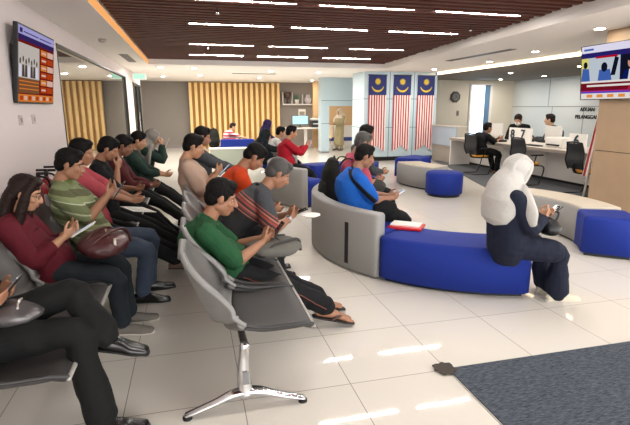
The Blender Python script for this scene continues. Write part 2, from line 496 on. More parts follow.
# ------------------------------------------------------------------ setting
def tile_floor():
    m = mat('polished_tile', '#d4cfc6', .06, spec=.5)
    nt = m.node_tree; b = nt.nodes['Principled BSDF']
    tc = nt.nodes.new('ShaderNodeTexCoord'); mp = nt.nodes.new('ShaderNodeMapping')
    mp.inputs['Location'].default_value = (-.191, -.49, 0)
    br = nt.nodes.new('ShaderNodeTexBrick'); br.offset = 0; br.squash = 1
    br.inputs['Scale'].default_value = 1; br.inputs['Brick Width'].default_value = .6; br.inputs['Row Height'].default_value = .6
    br.inputs['Mortar Size'].default_value = .0028; br.inputs['Mortar Smooth'].default_value = .2; br.inputs['Bias'].default_value = 0
    br.inputs['Color1'].default_value = lin('#d6d1c8'); br.inputs['Color2'].default_value = lin('#d3cec4'); br.inputs['Mortar'].default_value = lin('#7a746b')
    nt.links.new(tc.outputs['Object'], mp.inputs['Vector']); nt.links.new(mp.outputs['Vector'], br.inputs['Vector'])
    nt.links.new(br.outputs['Color'], b.inputs['Base Color'])
    r = nt.nodes.new('ShaderNodeMath'); r.operation = 'MULTIPLY_ADD'; r.inputs[1].default_value = .35; r.inputs[2].default_value = .035
    nt.links.new(br.outputs['Fac'], r.inputs[0]); nt.links.new(r.outputs[0], b.inputs['Roughness'])
    return m

def carpet_mat():
    m = mat('carpet_tile', '#4a5058', .95, spec=.1)
    nt = m.node_tree; b = nt.nodes['Principled BSDF']
    tc = nt.nodes.new('ShaderNodeTexCoord'); mp = nt.nodes.new('ShaderNodeMapping'); mp.inputs['Scale'].default_value = (1, 6, 1)
    mp.inputs['Rotation'].default_value = (0, 0, .25)
    n = nt.nodes.new('ShaderNodeTexNoise'); n.inputs['Scale'].default_value = 26; n.inputs['Detail'].default_value = 6; n.inputs['Roughness'].default_value = .8
    rp = nt.nodes.new('ShaderNodeValToRGB'); rp.color_ramp.elements[0].position = .36; rp.color_ramp.elements[0].color = lin('#242d38')
    rp.color_ramp.elements[1].position = .64; rp.color_ramp.elements[1].color = lin('#646b73')
    nt.links.new(tc.outputs['Object'], mp.inputs[0]); nt.links.new(mp.outputs[0], n.inputs['Vector']); nt.links.new(n.outputs['Fac'], rp.inputs[0]); nt.links.new(rp.outputs[0], b.inputs['Base Color'])
    bp = nt.nodes.new('ShaderNodeBump'); bp.inputs['Strength'].default_value = .6; bp.inputs['Distance'].default_value = .006
    nt.links.new(n.outputs['Fac'], bp.inputs['Height']); nt.links.new(bp.outputs[0], b.inputs['Normal'])
    return m

WALL = mat('wall_paint', '#d2c8c6', .75, noise=.02, nscale=3)
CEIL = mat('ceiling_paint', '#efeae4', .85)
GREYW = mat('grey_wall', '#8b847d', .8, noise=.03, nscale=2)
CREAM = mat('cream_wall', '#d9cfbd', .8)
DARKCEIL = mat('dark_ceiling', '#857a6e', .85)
WHITE = mat('white_laminate', '#e4e0da', .45)
PBLUE = mat('pale_blue_panel', '#b9cdd6', .3, coat=.3)
BLACKM = mat('black_metal', '#161616', .4, metal=.3)
CHROME = mat('chrome', '#cfd0d2', .12, metal=1)
BLUEF = mat('blue_fabric', '#142c84', .75, noise=.10, nscale=120, bump=.25, spec=.3)
GREYF = mat('grey_fabric', '#999895', .85, noise=.08, nscale=160, bump=.25, spec=.3)
BEIGEF = mat('beige_fabric', '#c9bfae', .8, noise=.05, nscale=160, bump=.2)
WOOD = mat('walnut_slat', '#4e2619', .6, noise=.3, nscale=6, spec=.2)
WOODB = mat('walnut_backing', '#20100b', .8)
def st(o): return tag(o, kind='structure')

bm = bmesh.new(); box(bm, -3.2, 13, -3, 22, -.1, 0); st(link('floor', bm, tile_floor()))
bm = bmesh.new(); box(bm, 1.40, 3.2, -.7, 2.288, .0005, .009)
tag(link('carpet', bm, carpet_mat()), 'grey-blue flecked carpet edge on the tiles at the front corner', 'carpet')
bm = bmesh.new(); prism(bm, [(6.75, 12.6), (6.45, 11.2), (5.42, 7.9), (5.05, 6.4), (5.25, 5.52), (6.15, 5.52), (6.15, 3.5), (11.2, 3.5), (11.2, 15.2), (7.2, 15.2), (7.2, 12.6)], .0005, .009)
tag(link('carpet', bm, mat('carpet_dark', '#54575b', .95, noise=.25, nscale=60)), 'dark grey carpet under the office chairs along the service counter', 'carpet')
# ceiling with the recessed timber raft
RX0, RY1 = -.88, 12.05
R1, R2 = (3.83, 0.0), (4.98, 12.05)      # right edge of the recess, slightly skewed
def rx(y): return R1[0]+(R2[0]-R1[0])*y/12.05
bm = bmesh.new()
prism(bm, [(-1.65, -3), (RX0, -3), (RX0, RY1), (-1.65, RY1)], 2.5, 2.9)
prism(bm, [(rx(-3), -3), (6.86, -3), (6.86, RY1), (rx(RY1), RY1)], 2.5, 2.9)
prism(bm, [(-3.2, RY1), (7.2, RY1), (7.2, 22), (-3.2, 22)], 2.5, 2.9)
st(link('ceiling', bm, CEIL))
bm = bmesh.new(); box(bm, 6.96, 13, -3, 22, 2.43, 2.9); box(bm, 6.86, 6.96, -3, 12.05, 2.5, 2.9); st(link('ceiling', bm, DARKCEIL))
# timber raft: slats along X
raft = empty('timber_ceiling', (0, 0, 2.62), label='dark walnut slatted timber ceiling recessed into the white ceiling', cat='ceiling panel')
bm = bmesh.new(); prism(bm, [(RX0, -3), (rx(-3), -3), (rx(RY1), RY1), (RX0, RY1)], .10, .28); link('backing_board', bm, WOODB, raft)
bm = bmesh.new(); y = -2.98
while y < RY1-.05:
    x1 = rx(y)-.03-.06*random.random()
    box(bm, RX0+.02, x1, y, y+.085, .0, .095); y += .17
link('slats', bm, WOOD, raft)
# warm strip in the recess edge
bm = bmesh.new(); box(bm, RX0, RX0+.012, -3, RY1, 2.505, 2.6)
tag(link('cove_light', bm, emat('warm_cove', '#d9995c', .6)), 'warm amber light strip along the left edge of the timber ceiling', 'strip light')
bm = bmesh.new(); box(bm, 6.935, 6.958, 3.6, 12.9, 2.435, 2.499)
tag(link('cove_light', bm, emat('cream_cove', '#ffe3bd', 3)), 'cream cove light strip above the service counter edge', 'strip light')
# linear lights
LIN = emat('linear_led', '#fff8f1', 95)
rows = [(5.45, (.05, 1.45, 2.87)), (7.0, (.05, 1.45, 2.93)), (9.17, (.05, 1.46, 3.02)), (10.97, (.05, 1.50, 3.0)),
        (3.65, (.05, 1.45, 2.8)), (1.9, (.05, 1.45, 2.7)), (.1, (.05, 1.45, 2.6)), (-1.6, (.05, 1.45))]
rn = {5.45: 'nearest', 7.0: 'second', 9.17: 'third', 10.97: 'farthest'}
cn = ['left', 'middle', 'right']
for y, xs in rows:
    for i, x in enumerate(xs):
        lb = f'slim white linear light, {cn[i] if len(xs)>1 else "only one"} of the {rn[y]} row in the slatted ceiling' if y in rn else 'slim white linear light in the slatted ceiling above the camera'
        o = empty('linear_light', (x, y, 2.636), label=lb, cat='ceiling light', group='linear lights in the timber ceiling')
        bm = bmesh.new(); box(bm, 0, 1.15, -.018, .018, -.012, .05); link('housing', bm, BLACKM, o)
        bm = bmesh.new(); box(bm, .01, 1.14, -.0105, .0105, -.016, -.011); link('diffuser', bm, LIN, o)
# spotlights / sprinklers hanging from the raft
for x, y, lb in ((.36, 5.8, 'small dark sprinkler stem under the nearest ceiling slats'), (.38, 9.2, 'small dark sprinkler stem crossing the third row light at left'), (3.8, 6.2, 'small dark sprinkler stem near the right edge of the slats')):
    o = empty('sprinkler', (x, y, 2.62), label=lb, cat='sprinkler', group='sprinklers in the timber ceiling')
    bm = bmesh.new(); cyl(bm, (0, 0, .02), (0, 0, -.05), .008); link('pipe', bm, BLACKM, o, True)
    bm = bmesh.new(); lathe(bm, [(.008, -.05), (.02, -.055), (.022, -.075), (.01, -.08)]); link('head', bm, CHROME, o, True)
# downlights
DL = emat('downlight_glow', '#fff0da', 22)
dls = [(6.05, 7.7, 2.5, 'over the gap before the wall screen'), (6.4, 9.6, 2.5, 'middle of the white strip by the counter'), (6.25, 11.8, 2.5, 'far end of the white strip by the flags'),
       (5.1, 5.32, 2.5, 'above the mounted screen on the column'), (8.6, 9.4, 2.43, 'near one over the counter staff'), (10.2, 12.5, 2.43, 'middle one over the counter staff'), (10.0, 14.3, 2.43, 'far one in the back corner of the counter'),
       (-.65, 12.8, 2.5, 'left one before the grey back wall'), (.16, 12.9, 2.5, 'second one before the gold screen'), (.36, 15.6, 2.5, 'above the gold slats, far left'), (-.76, 16.3, 2.5, 'far left above the grey wall'),
       (2.2, 13.4, 2.5, 'above the middle of the gold screen'), (3.6, 13.6, 2.5, 'above the display shelf'), (2.3, 16.4, 2.5, 'far middle above the gold screen'), (4.4, 17.6, 2.5, 'over the computer desk')]
dls += [(8.4, 11.6, 2.43, None), (8.6, 6.8, 2.43, None), (9.9, 5.4, 2.43, None), (5.3, 2.8, 2.5, None), (5.1, .5, 2.5, None), (5.0, -1.8, 2.5, None)]
for x, y, z, lb in dls:
    o = empty('downlight', (x, y, z), label='round recessed downlight '+(lb or 'beyond the picture edge'), cat='downlight', group='recessed downlights')
    bm = bmesh.new(); lathe(bm, [(.062, -.001), (.085, -.001), (.085, -.010), (.075, -.014), (.062, -.006)], 24); link('trim', bm, WHITE, o, True)
    bm = bmesh.new(); lathe(bm, [(.001, -.020), (.045, -.018), (.061, -.012), (.061, -.004), (.001, -.004)], 24); link('lamp', bm, DL, o, True)
    ld = bpy.data.lights.new('downlight_beam', 'AREA'); ld.shape = 'DISK'; ld.size = .12; ld.energy = 9; ld.color = (1, .95, .88)
    lo = bpy.data.objects.new('beam', ld); COL.objects.link(lo); lo.parent = o; lo.location = (0, 0, -.024)
    if x == 5.1 and y > 5: ld.energy = 1.5
    if y > 12 and x < 4: ld.energy = 24
for x, y, lx, ly, lb in ((-1.15, 10.7, .16, 1.6, 'long slotted air vent in the ceiling beside the glass wall'), (5.45, 8.6, .14, 2.2, 'long slotted air vent in the white ceiling right of the slats'), (1.9, 14.6, 1.3, .16, 'slotted air vent before the gold screen')):
    o = empty('air_vent', (x, y, 2.5), label=lb, cat='air vent')
    bm = bmesh.new(); box(bm, -lx/2, lx/2, -ly/2, ly/2, -.008, 0); link('frame', bm, mat('vent_grey', '#9a938c', .6), o)
    bm = bmesh.new()
    for k in range(4):
        if ly > lx: box(bm, -lx/2+.02+k*lx*.22, -lx/2+.04+k*lx*.22, -ly/2+.03, ly/2-.03, -.011, -.006)
        else: box(bm, -lx/2+.03, lx/2-.03, -ly/2+.02+k*ly*.22, -ly/2+.04+k*ly*.22, -.011, -.006)
    link('slot', bm, BLACKM, o)
o = empty('smoke_detector', (-1.18, 7.9, 2.5), label='round smoke detector on the ceiling above the glass wall', cat='smoke detector')
bm = bmesh.new(); lathe(bm, [(.01, 0), (.06, 0), (.055, -.03), (.03, -.045), (.005, -.046)]); link('body', bm, mat('detector', '#a8a19a', .5), o, True)
# left wall with the tinted window and the glass door
bm = bmesh.new()
box(bm, -1.65, -1.5, -3, 6.56, 0, 2.5); box(bm, -1.65, -1.5, 6.56, 13.06, 2.265, 2.5); box(bm, -1.65, -1.5, 6.56, 13.06, 0, .25)
box(bm, -1.65, -1.5, 13.06, 14.55, 0, 2.5); box(bm, -1.65, -1.5, 14.55, 16.6, 2.22, 2.5); box(bm, -1.65, -1.5, 16.6, 16.8, 0, 2.5)
st(link('wall_left', bm, WALL))
bm = bmesh.new(); box(bm, -1.51, -1.485, -3, 6.5, 0, .1); st(link('baseboard_left', bm, mat('skirting', '#8c8480', .5)))
w = empty('window_1', (0, 0, 0), kind='structure', label='tall tinted glass wall in the left wall', cat='window')
GL = mat('tinted_glass', '#8d8a80', .02, metal=.85)
bm = bmesh.new(); box(bm, -1.545, -1.53, 6.57, 13.05, .25, 2.265); link('pane', bm, GL, w)
bm = bmesh.new()
for a in ((6.55, 6.575, .24, 2.275), (12.95, 13.12, .24, 2.275), (6.575, 12.95, 2.25, 2.275), (6.575, 12.95, .24, .265)): box(bm, -1.55, -1.492, *a)
link('window_frame', bm, BLACKM, w)
d = empty('door_1', (0, 0, 0), kind='structure', label='black framed glass door at the end of the left wall', cat='door')
bm = bmesh.new(); box(bm, -1.545, -1.53, 14.6, 16.55, 0, 2.2); link('pane', bm, GL, d)
bm = bmesh.new()
for a in ((14.55, 14.78, 0, 2.22), (15.48, 15.68, 0, 2.22), (16.38, 16.6, 0, 2.22), (14.55, 16.6, 2.14, 2.22), (14.55, 16.6, 0, .1)): box(bm, -1.58, -1.485, *a)
link('door_frame', bm, BLACKM, d)
bm = bmesh.new(); cyl(bm, (-1.45, 15.35, .8), (-1.45, 15.35, 1.4), .014); link('handle', bm, CHROME, d, True)
o = empty('exit_sign', (-1.25, 14.0, 2.34), label='small pale green exit sign under the ceiling above the glass door', cat='sign')
bm = bmesh.new(); box(bm, -.18, .16, -.02, .02, -.08, .08); link('housing', bm, WHITE, o, bevel=.006)
bm = bmesh.new(); box(bm, -.16, .14, -.024, -.019, -.065, .065); link('face', bm, emat('exit_green', '#b8e8cf', .55), o)
# back walls
bm = bmesh.new(); box(bm, -3.2, 5.9, 19.5, 19.65, 0, 2.5); st(link('wall_back', bm, GREYW))
bm = bmesh.new(); box(bm, -3.2, -3.05, 16.8, 19.5, 0, 2.5); box(bm, -3.2, -1.65, 16.7, 16.8, 0, 2.5); st(link('wall_return', bm, GREYW))
bm = bmesh.new(); box(bm, -1.45, 5.0, 19.47, 19.5, 0, .1); st(link('baseboard_back', bm, mat('skirting', '#8c8480', .5)))
bm = bmesh.new(); box(bm, 7.2, 11.35, 15.2, 15.35, 0, 2.55); st(link('wall_clock_side', bm, CREAM))
bm = bmesh.new(); box(bm, 11.2, 11.35, 3.5, 15.2, 0, 2.55); st(link('wall_right', bm, mat('pale_panel_wall', '#d3d6d3', .5, coat=.2)))
bm = bmesh.new()
for a in ((3.5, 15.2, 1.53, 1.55),): box(bm, 11.19, 11.2, *a)
for yy in (13.2, 11.9, 10.6, 9.0): box(bm, 11.19, 11.2, yy, yy+.012, .0, 1.53)
for yy in (13.4, 11.0, 9.2): box(bm, 11.19, 11.2, yy, yy+.008, 1.55, 2.5)
st(link('trim_1', bm, mat('panel_joint', '#8c8983', .6)))
# gold slat screen
sc_ = empty('slat_screen', (0, 19.2, 0), label='golden timber slat screen standing before the grey back wall', cat='screen')
GOLD = mat('golden_oak', '#efca8a', .5, noise=.10, nscale=5)
bm = bmesh.new(); box(bm, .0, 3.5, .16, .2, 0, 2.48); link('backing', bm, mat('gold_backing', '#b98d48', .7), sc_)
for k in range(17):
    bm = bmesh.new(); box(bm, .0+k*.211, .0+k*.211+.105, 0, .14, .02, 2.46); link('slat', bm, GOLD, sc_)
for k, x in enumerate((1.98, 2.19, 2.40, 2.61)):
    bm = bmesh.new(); box(bm, x-.055, x+.03, .12, .15, 1.72, 2.16); link('dark_inset', bm, BLACKM, sc_)
# display niche shelf
sh = empty('wall_shelf', (3.62, 19.3, 1.62), label='white display shelf on the grey wall beside the gold screen', cat='shelf')
bm = bmesh.new(); box(bm, 0, 1.3, 0, .2, 0, .05); link('board', bm, WHITE, sh)
bm = bmesh.new(); box(bm, 0, .03, 0, .2, .05, .5); box(bm, .38, .40, .0, .2, .05, .5); box(bm, .82, .84, .0, .2, .05, .42); link('divider', bm, WHITE, sh)
for nm, x, col, r, h, lb, cat in (('trophy', .22, '#4b4038', .14, .38, 'dark round trophy in the shelf niche beside the gold screen', 'trophy'),
                          ('potted_plant', .6, '#6f9a7c', .13, .4, 'small green potted plant in the middle of the display shelf', 'plant'),
                          ('white_vase', 1.05, '#c9c2c6', .12, .28, 'pale vase at the right end of the display shelf', 'vase')):
    o = empty(nm, (3.62+x, 19.4, 1.67), label=lb, cat=cat); o.scale = (1.25, 1, 1.2)
    if nm == 'potted_plant':
        bm = bmesh.new(); lathe(bm, [(.05, 0), (.07, .1), (.075, .14), (.06, .14)]); link('pot', bm, WHITE, o, True)
        bm = bmesh.new()
        for j in range(26):
            a = random.random()*6.28; b = random.uniform(.2, 1.2)
            p = V((math.cos(a)*math.cos(b)*.11, math.sin(a)*math.cos(b)*.06, .15+math.sin(b)*.2))
            tube(bm, [(0, 0, .13), p*.6+V((0, 0, .06)), p], [(.006, .003), (.022, .004), (.004, .002)], n=6, sm=2)
        link('foliage', bm, mat('leaf_green', '#5f8d68', .6), o, True)
    elif nm == 'trophy':
        bm = bmesh.new(); lathe(bm, [(.06, 0), (.07, .03), (.02, .06), (.02, .12), (.10, .2), (.13, .3), (.12, .38), (.1, .38)]); link('cup', bm, mat('trophy', '#54463d', .3, metal=.5), o, True)
        bm = bmesh.new()
        for sg in (1, -1): tube(bm, [(sg*.1, 0, .2), (sg*.16, 0, .26), (sg*.125, 0, .34)], [.01]*3, n=8, sm=3)
        link('handle', bm, mat('trophy', '#54463d', .3), o, True)
    else:
        bm = bmesh.new(); lathe(bm, [(.05, 0), (.1, .05), (.12, .14), (.08, .22), (.06, .26), (.08, .3), (.07, .3)]); link('body', bm, mat('vase', '#c9c2c6', .4), o, True)
# desk with computer
o = empty('computer_desk', (4.2, 17.8, 0), label='white wall desk carrying a monitor and printer at the back', cat='desk')
bm = bmesh.new(); box(bm, -.75, .75, -.3, .35, .74, .79); link('top', bm, WHITE, o, bevel=.006)
bm = bmesh.new(); box(bm, -.05, .05, -.05, .05, .0, .74); link('leg', bm, WHITE, o)
bm = bmesh.new(); box(bm, .60, .66, -.28, .3, .0, .74); link('leg', bm, WHITE, o)
def monitor(loc, rz, label, w=.5, h=.3, back='#d8d5d0', lit='#b7d3e0', dark=True):
    o = empty('monitor', loc, rz, label=label, cat='monitor')
    bm = bmesh.new(); box(bm, -.02, .02, -w/2, w/2, .10, .10+h); link('housing', bm, mat('mon_'+back, back, .4), o, bevel=.008)
    bm = bmesh.new(); box(bm, .019, .023, -w/2+.015, w/2-.015, .12, .085+h); link('screen', bm, emat('mon_glow', lit, .8), o)
    bm = bmesh.new(); cyl(bm, (-.01, 0, .01), (-.01, 0, .2), .02); link('neck', bm, mat('mon_'+back, back, .4), o, True)
    bm = bmesh.new(); lathe(bm, [(.01, 0), (.11, 0), (.11, .008), (.02, .016)]); link('foot', bm, mat('mon_'+back, back, .4), o, True)
    return o
monitor((4.0, 17.85, .79), -PI/2, 'small dark computer monitor on the white wall desk at the back', .62, .34, '#26282c', '#a9d0dd')
o = empty('printer', (4.62, 17.85, .79), label='black and white printer on the back desk beside the monitor', cat='printer')
bm = bmesh.new(); box(bm, -.22, .22, -.2, .2, 0, .26); link('body', bm, mat('printer_dark', '#33343a', .5), o, bevel=.02)
bm = bmesh.new(); box(bm, -.17, .17, -.25, -.15, .12, .15); link('paper', bm, mat('paper', '#f1efe9', .7), o)
bm = bmesh.new(); box(bm, -.2, .2, -.16, .2, .26, .34); link('lid', bm, WHITE, o, bevel=.015)
o = empty('notice_sheet', (4.45, 19.49, 1.3), label='white notice sheet on the grey wall above the printer', cat='notice')
bm = bmesh.new(); box(bm, -.15, .15, -.006, 0, -.12, .16); link('sheet', bm, mat('paper', '#f1efe9', .7), o)
bm = bmesh.new(); box(bm, -.11, .11, -.009, -.006, -.08, .06); link('print', bm, mat('print_grey', '#9a968f', .7), o)
o = empty('side_chair', (4.72, 16.9, 0), -2.3, label='beige shell chair in front of the back computer desk', cat='chair')
bm = bmesh.new(); tube(bm, [(.2, 0, .45), (-.05, 0, .42), (-.2, 0, .5), (-.27, 0, .72), (-.29, 0, .85)], [(.2, .02), (.22, .02), (.22, .02), (.21, .018), (.17, .015)], n=14, side=(0, 1, 0), sm=4); link('shell', bm, mat('beige_shell', '#cdb797', .5), o, True)
for sx in (1, -1):
    for sy in (1, -1):
        bm = bmesh.new(); cyl(bm, (sx*.12, sy*.12, .42), (sx*.2, sy*.2, 0), .015, .01); link('leg', bm, CHROME, o, True)
# low white partition and blue bench in front of the gold screen
o = empty('blue_bench', (1.2, 14.0, 0), label='long blue upholstered bench before the gold slat screen', cat='bench')
bm = bmesh.new(); box(bm, -.42, .52, -.3, .35, .08, .44); link('seat', bm, BLUEF, o, bevel=.03)
bm = bmesh.new(); box(bm, -.42, .52, -.42, -.3, .1, .66); link('backrest', bm, BLUEF, o, bevel=.03)
bm = bmesh.new(); box(bm, -.4, .5, -.38, .33, 0, .09); link('plinth', bm, BLACKM, o)
o = empty('low_counter', (1.25, 12.5, 0), label='low white counter with pale green front before the blue bench', cat='counter')
bm = bmesh.new(); box(bm, -.8, .95, -.02, .3, .03, .47); link('front_panel', bm, mat('pale_green', '#c8d3c4', .5), o)
bm = bmesh.new(); box(bm, -.83, .98, -.06, .34, .47, .50); link('top', bm, WHITE, o, bevel=.005)
# pale blue clad structure with the flags
b = empty('wall_flag_side', (0, 0, 0), kind='structure', label='pale blue panelled wall block carrying three banners', cat='wall')
bm = bmesh.new(); box(bm, 4.76, 7.0, 13.0, 14.0, .12, 2.5); link('cladding', bm, PBLUE, b)
bm = bmesh.new(); box(bm, 4.80, 6.96, 13.04, 13.96, .0, .12); link('plinth', bm, BLACKM, b)
bm = bmesh.new()
for x in (5.52, 6.27): box(bm, x, x+.014, 12.992, 13.0, .12, 2.5)
for z in (.62+.33, 1.75): box(bm, 4.76, 7.0, 12.992, 13.0, z, z+.014); box(bm, 4.752, 4.76, 13.0, 14.0, z, z+.014)

link('joint', bm, mat('joint_dark', '#5b6870', .6), b)
b2 = empty('wall_opening', (0, 0, 0), kind='structure', label='pale blue portal around the rear counter', cat='wall')
bm = bmesh.new(); box(bm, 4.30, 4.58, 15.9, 16.3, .05, 2.5); box(bm, 4.58, 5.4, 15.9, 16.3, 1.57, 2.5); link('cladding', bm, PBLUE, b2)
bm = bmesh.new(); box(bm, 4.29, 4.59, 15.88, 16.32, 0, .05); link('plinth', bm, mat('steel_base', '#8f9498', .3, metal=.8), b2)
bm = bmesh.new(); box(bm, 4.30, 4.58, 15.894, 15.9, .98, .995); box(bm, 4.30, 5.4, 15.894, 15.9, 1.74, 1.755); link('joint', bm, mat('joint_dark', '#5b6870', .6), b2)
bm = bmesh.new(); box(bm, 4.6, 7.6, 18.2, 18.35, 0, 2.5); st(link('wall_opening_back', bm, mat('tan_wood_wall', '#c7a377', .6, noise=.06, nscale=4)))
o = empty('service_desk', (5.6, 17.5, 0), label='white desk with dark blue band inside the pale blue portal', cat='desk')
bm = bmesh.new(); box(bm, -.75, .9, 0, .5, 0, .85); link('body', bm, WHITE, o, bevel=.01)
bm = bmesh.new(); box(bm, -.74, .89, -.012, 0, .28, .42); link('band', bm, mat('navy_band', '#2b3f86', .5), o)
# flags
def flag(x, label):
    o = empty('flag_banner', (x, 12.985, 0), label=label, cat='flag', group='banners on the pale blue wall')
    bm = bmesh.new(); n = 14; w = .53; z1 = 1.86
    RED, WH = 0, 1
    for k in range(n):
        a = -w/2+k*w/n; c = a+w/n
        def zb(xx):
            u = abs(xx)/(w/2)
            return .30-.02*math.sin(u*9)+(.16*(1-u*1.6) if u < .62 else -.0*(u-.62))
        y0 = -.014+.008*math.sin(k*.9)
        y1 = -.014+.008*math.sin((k+1)*.9)
        v = [bm.verts.new(p) for p in ((a, y0, zb(a)), (c, y1, zb(c)), (c, y1*.7, z1), (a, y0*.7, z1), (a, y0+.004, zb(a)), (c, y1+.004, zb(c)), (c, y1*.7+.004, z1), (a, y0*.7+.004, z1))]
        for q in ((0, 1, 2, 3), (7, 6, 5, 4), (0, 4, 5, 1), (3, 2, 6, 7), (0, 3, 7, 4), (1, 5, 6, 2)):
            f = bm.faces.new([v[i] for i in q]); f.material_index = k % 2
    link('stripes', bm, [mat('flag_red', '#b8323a', .7), mat('flag_white', '#e9e2dd', .7)], o)
    bm = bmesh.new(); box(bm, -w/2, w/2, -.016, -.006, z1, 2.40); link('canton', bm, mat('flag_blue', '#1f2a6a', .7), o)
    YEL = mat('flag_yellow', '#d8b92e', .6)
    bm = bmesh.new(); c = (0, 2.12); pts = []
    for j in range(17):
        a = math.radians(200+j*140/16); pts.append((.19*math.cos(a), c[1]+.02+.2*math.sin(a)))
    inn = []
    for j in range(17):
        a = math.radians(340-j*140/16); inn.append((.183*math.cos(a), c[1]+.045+.172*math.sin(a)))
    poly = pts+inn
    va = [bm.verts.new((x_, -.0185, z_)) for x_, z_ in poly]
    for j in range(16): bm.faces.new((va[j], va[j+1], va[33-j-1], va[33-j]))
    link('crescent', bm, YEL, o)
    bm = bmesh.new(); pts = []
    for j in range(28):
        r = .10 if j % 2 == 0 else .062; a = 2*PI*j/28; pts.append(bm.verts.new((r*math.cos(a), -.0185, c[1]+.11+r*math.sin(a))))
    bm.faces.new(pts); link('star', bm, YEL, o)
    bm = bmesh.new(); cyl(bm, (-w/2-.02, -.01, 2.41), (w/2+.02, -.01, 2.41), .012); link('rod', bm, mat('flag_rod', '#2a2a33', .5), o, True)
    return o
flag(5.15, 'red and white striped banner with blue top, leftmost of the three'); flag(5.90, 'red and white striped banner with blue top, middle of the three'); flag(6.64, 'red and white striped banner with blue top, rightmost of the three beside the counter')
# clock, switch and bright door on the clock wall
o = empty('wall_clock', (8.89, 15.2, 1.87), label='dark octagonal wall clock on the cream wall left of the bright door', cat='clock')
bm = bmesh.new(); bmesh.ops.create_cone(bm, cap_ends=True, segments=8, radius1=.2, radius2=.18, depth=.05, matrix=Matrix.Translation((0, -.026, 0)) @ Matrix.Rotation(PI/2, 4, 'X') @ Matrix.Rotation(PI/8, 4, 'Z')); link('case', bm, mat('clock_case', '#3c3a38', .5), o)
bm = bmesh.new(); cyl(bm, (0, -.052, 0), (0, -.056, 0), .13, n=24); link('dial', bm, mat('clock_dial', '#6d6a66', .5), o)
bm = bmesh.new(); box(bm, -.006, .006, -.060, -.057, 0, .1); box(bm, 0, .07, -.060, -.057, -.006, .006); link('hand', bm, BLACKM, o)
o = empty('light_switch', (9.02, 15.2, 1.32), label='small grey switch on the cream wall below the clock', cat='switch')
bm = bmesh.new(); box(bm, -.05, .05, -.014, 0, -.09, .09); link('plate', bm, mat('switch_grey', '#8d8780', .5), o, bevel=.004)
bm = bmesh.new(); box(bm, -.02, .02, -.02, -.013, -.03, .03); link('rocker', bm, mat('switch_dark', '#6d6862', .5), o)
d = empty('door_2', (0, 0, 0), kind='structure', label='bright blue-lit glass door in the cream wall behind the counter', cat='door')
bm = bmesh.new(); box(bm, 9.5, 10.02, 15.17, 15.195, .05, 2.25); link('pane', bm, emat('daylight_glass', '#cfe9ff', 1.8), d)
bm = bmesh.new(); box(bm, 10.02, 10.22, 15.15, 15.2, 0, 2.27); link('door_edge', bm, mat('slate_blue', '#5e7f9f', .5), d)
bm = bmesh.new(); box(bm, 10.22, 10.32, 15.15, 15.2, 0, 2.27); box(bm, 9.44, 9.5, 15.15, 15.2, 0, 2.27); box(bm, 9.44, 10.32, 15.15, 15.2, 2.25, 2.31); link('door_frame', bm, WHITE, d)
# lettering on the panel wall
def text(s, size, loc, rot, m, name, label=None, cat=None, ext=.006, parent=None, align='CENTER'):
    c = bpy.data.curves.new(name, 'FONT'); c.body = s; c.size = size; c.extrude = ext; c.align_x = align; c.align_y = 'CENTER'; c.offset = size*.02
    t_ = bpy.data.objects.new('temporary', c); COL.objects.link(t_); me = bpy.data.meshes.new_from_object(t_.evaluated_get(bpy.context.evaluated_depsgraph_get())); bpy.data.objects.remove(t_)
    me.materials.clear(); me.materials.append(m); o = bpy.data.objects.new(name, me); COL.objects.link(o); o.location = loc; o.rotation_euler = rot
    if parent: o.parent = parent
    return tag(o, label, cat)
text('ADUAN', .15, (11.19, 11.78, 1.45), (PI/2, 0, -PI/2), BLACKM, 'wall_lettering', 'black raised letters, upper line on the pale panel wall', 'lettering')
text('PELANGGAN', .15, (11.19, 11.77, 1.235), (PI/2, 0, -PI/2), BLACKM, 'wall_lettering', 'black raised letters, lower longer line on the pale panel wall', 'lettering')
# service counter
o = empty('service_counter', (0, 0, 0), label='long pale service counter with grey edge facing the office chairs', cat='counter')
bm = bmesh.new(); box(bm, 6.7, 7.7, 5.6, 11.6, .68, .735); link('worktop', bm, mat('counter_top', '#cfc6ba', .3), o, bevel=.008)
bm = bmesh.new(); box(bm, 6.69, 6.71, 5.6, 11.6, .67, .725); link('edge', bm, mat('counter_edge', '#8f857c', .5), o)
for k in range(4):
    bm = bmesh.new(); box(bm, 7.3, 7.34, 5.62+k*1.5, 7.1+k*1.5, .06, .68); link('front_panel', bm, WHITE, o)
bm = bmesh.new(); box(bm, 7.32, 7.38, 5.6, 11.6, .0, .07); link('kick', bm, BLACKM, o)
for yy in (5.6, 11.56):
    bm = bmesh.new(); box(bm, 6.72, 7.68, yy, yy+.04, 0, .68); link('end_panel', bm, WHITE, o)
o = empty('counter_screen', (0, 0, 0), label='pale blue front panel of the raised counter end beside the banners', cat='counter')
bm = bmesh.new(); box(bm, 6.88, 6.92, 11.62, 12.95, .48, 1.0); link('upper_panel', bm, mat('pale_blue_grey', '#a9b8c6', .5), o)
bm = bmesh.new(); box(bm, 6.92, 6.96, 11.62, 12.95, 0, .48); link('lower_panel', bm, mat('warm_grey', '#a89f94', .6), o)
bm = bmesh.new(); box(bm, 6.86, 7.3, 11.62, 12.95, 1.0, 1.015); link('ledge', bm, mat('counter_top', '#cfc6ba', .3), o)
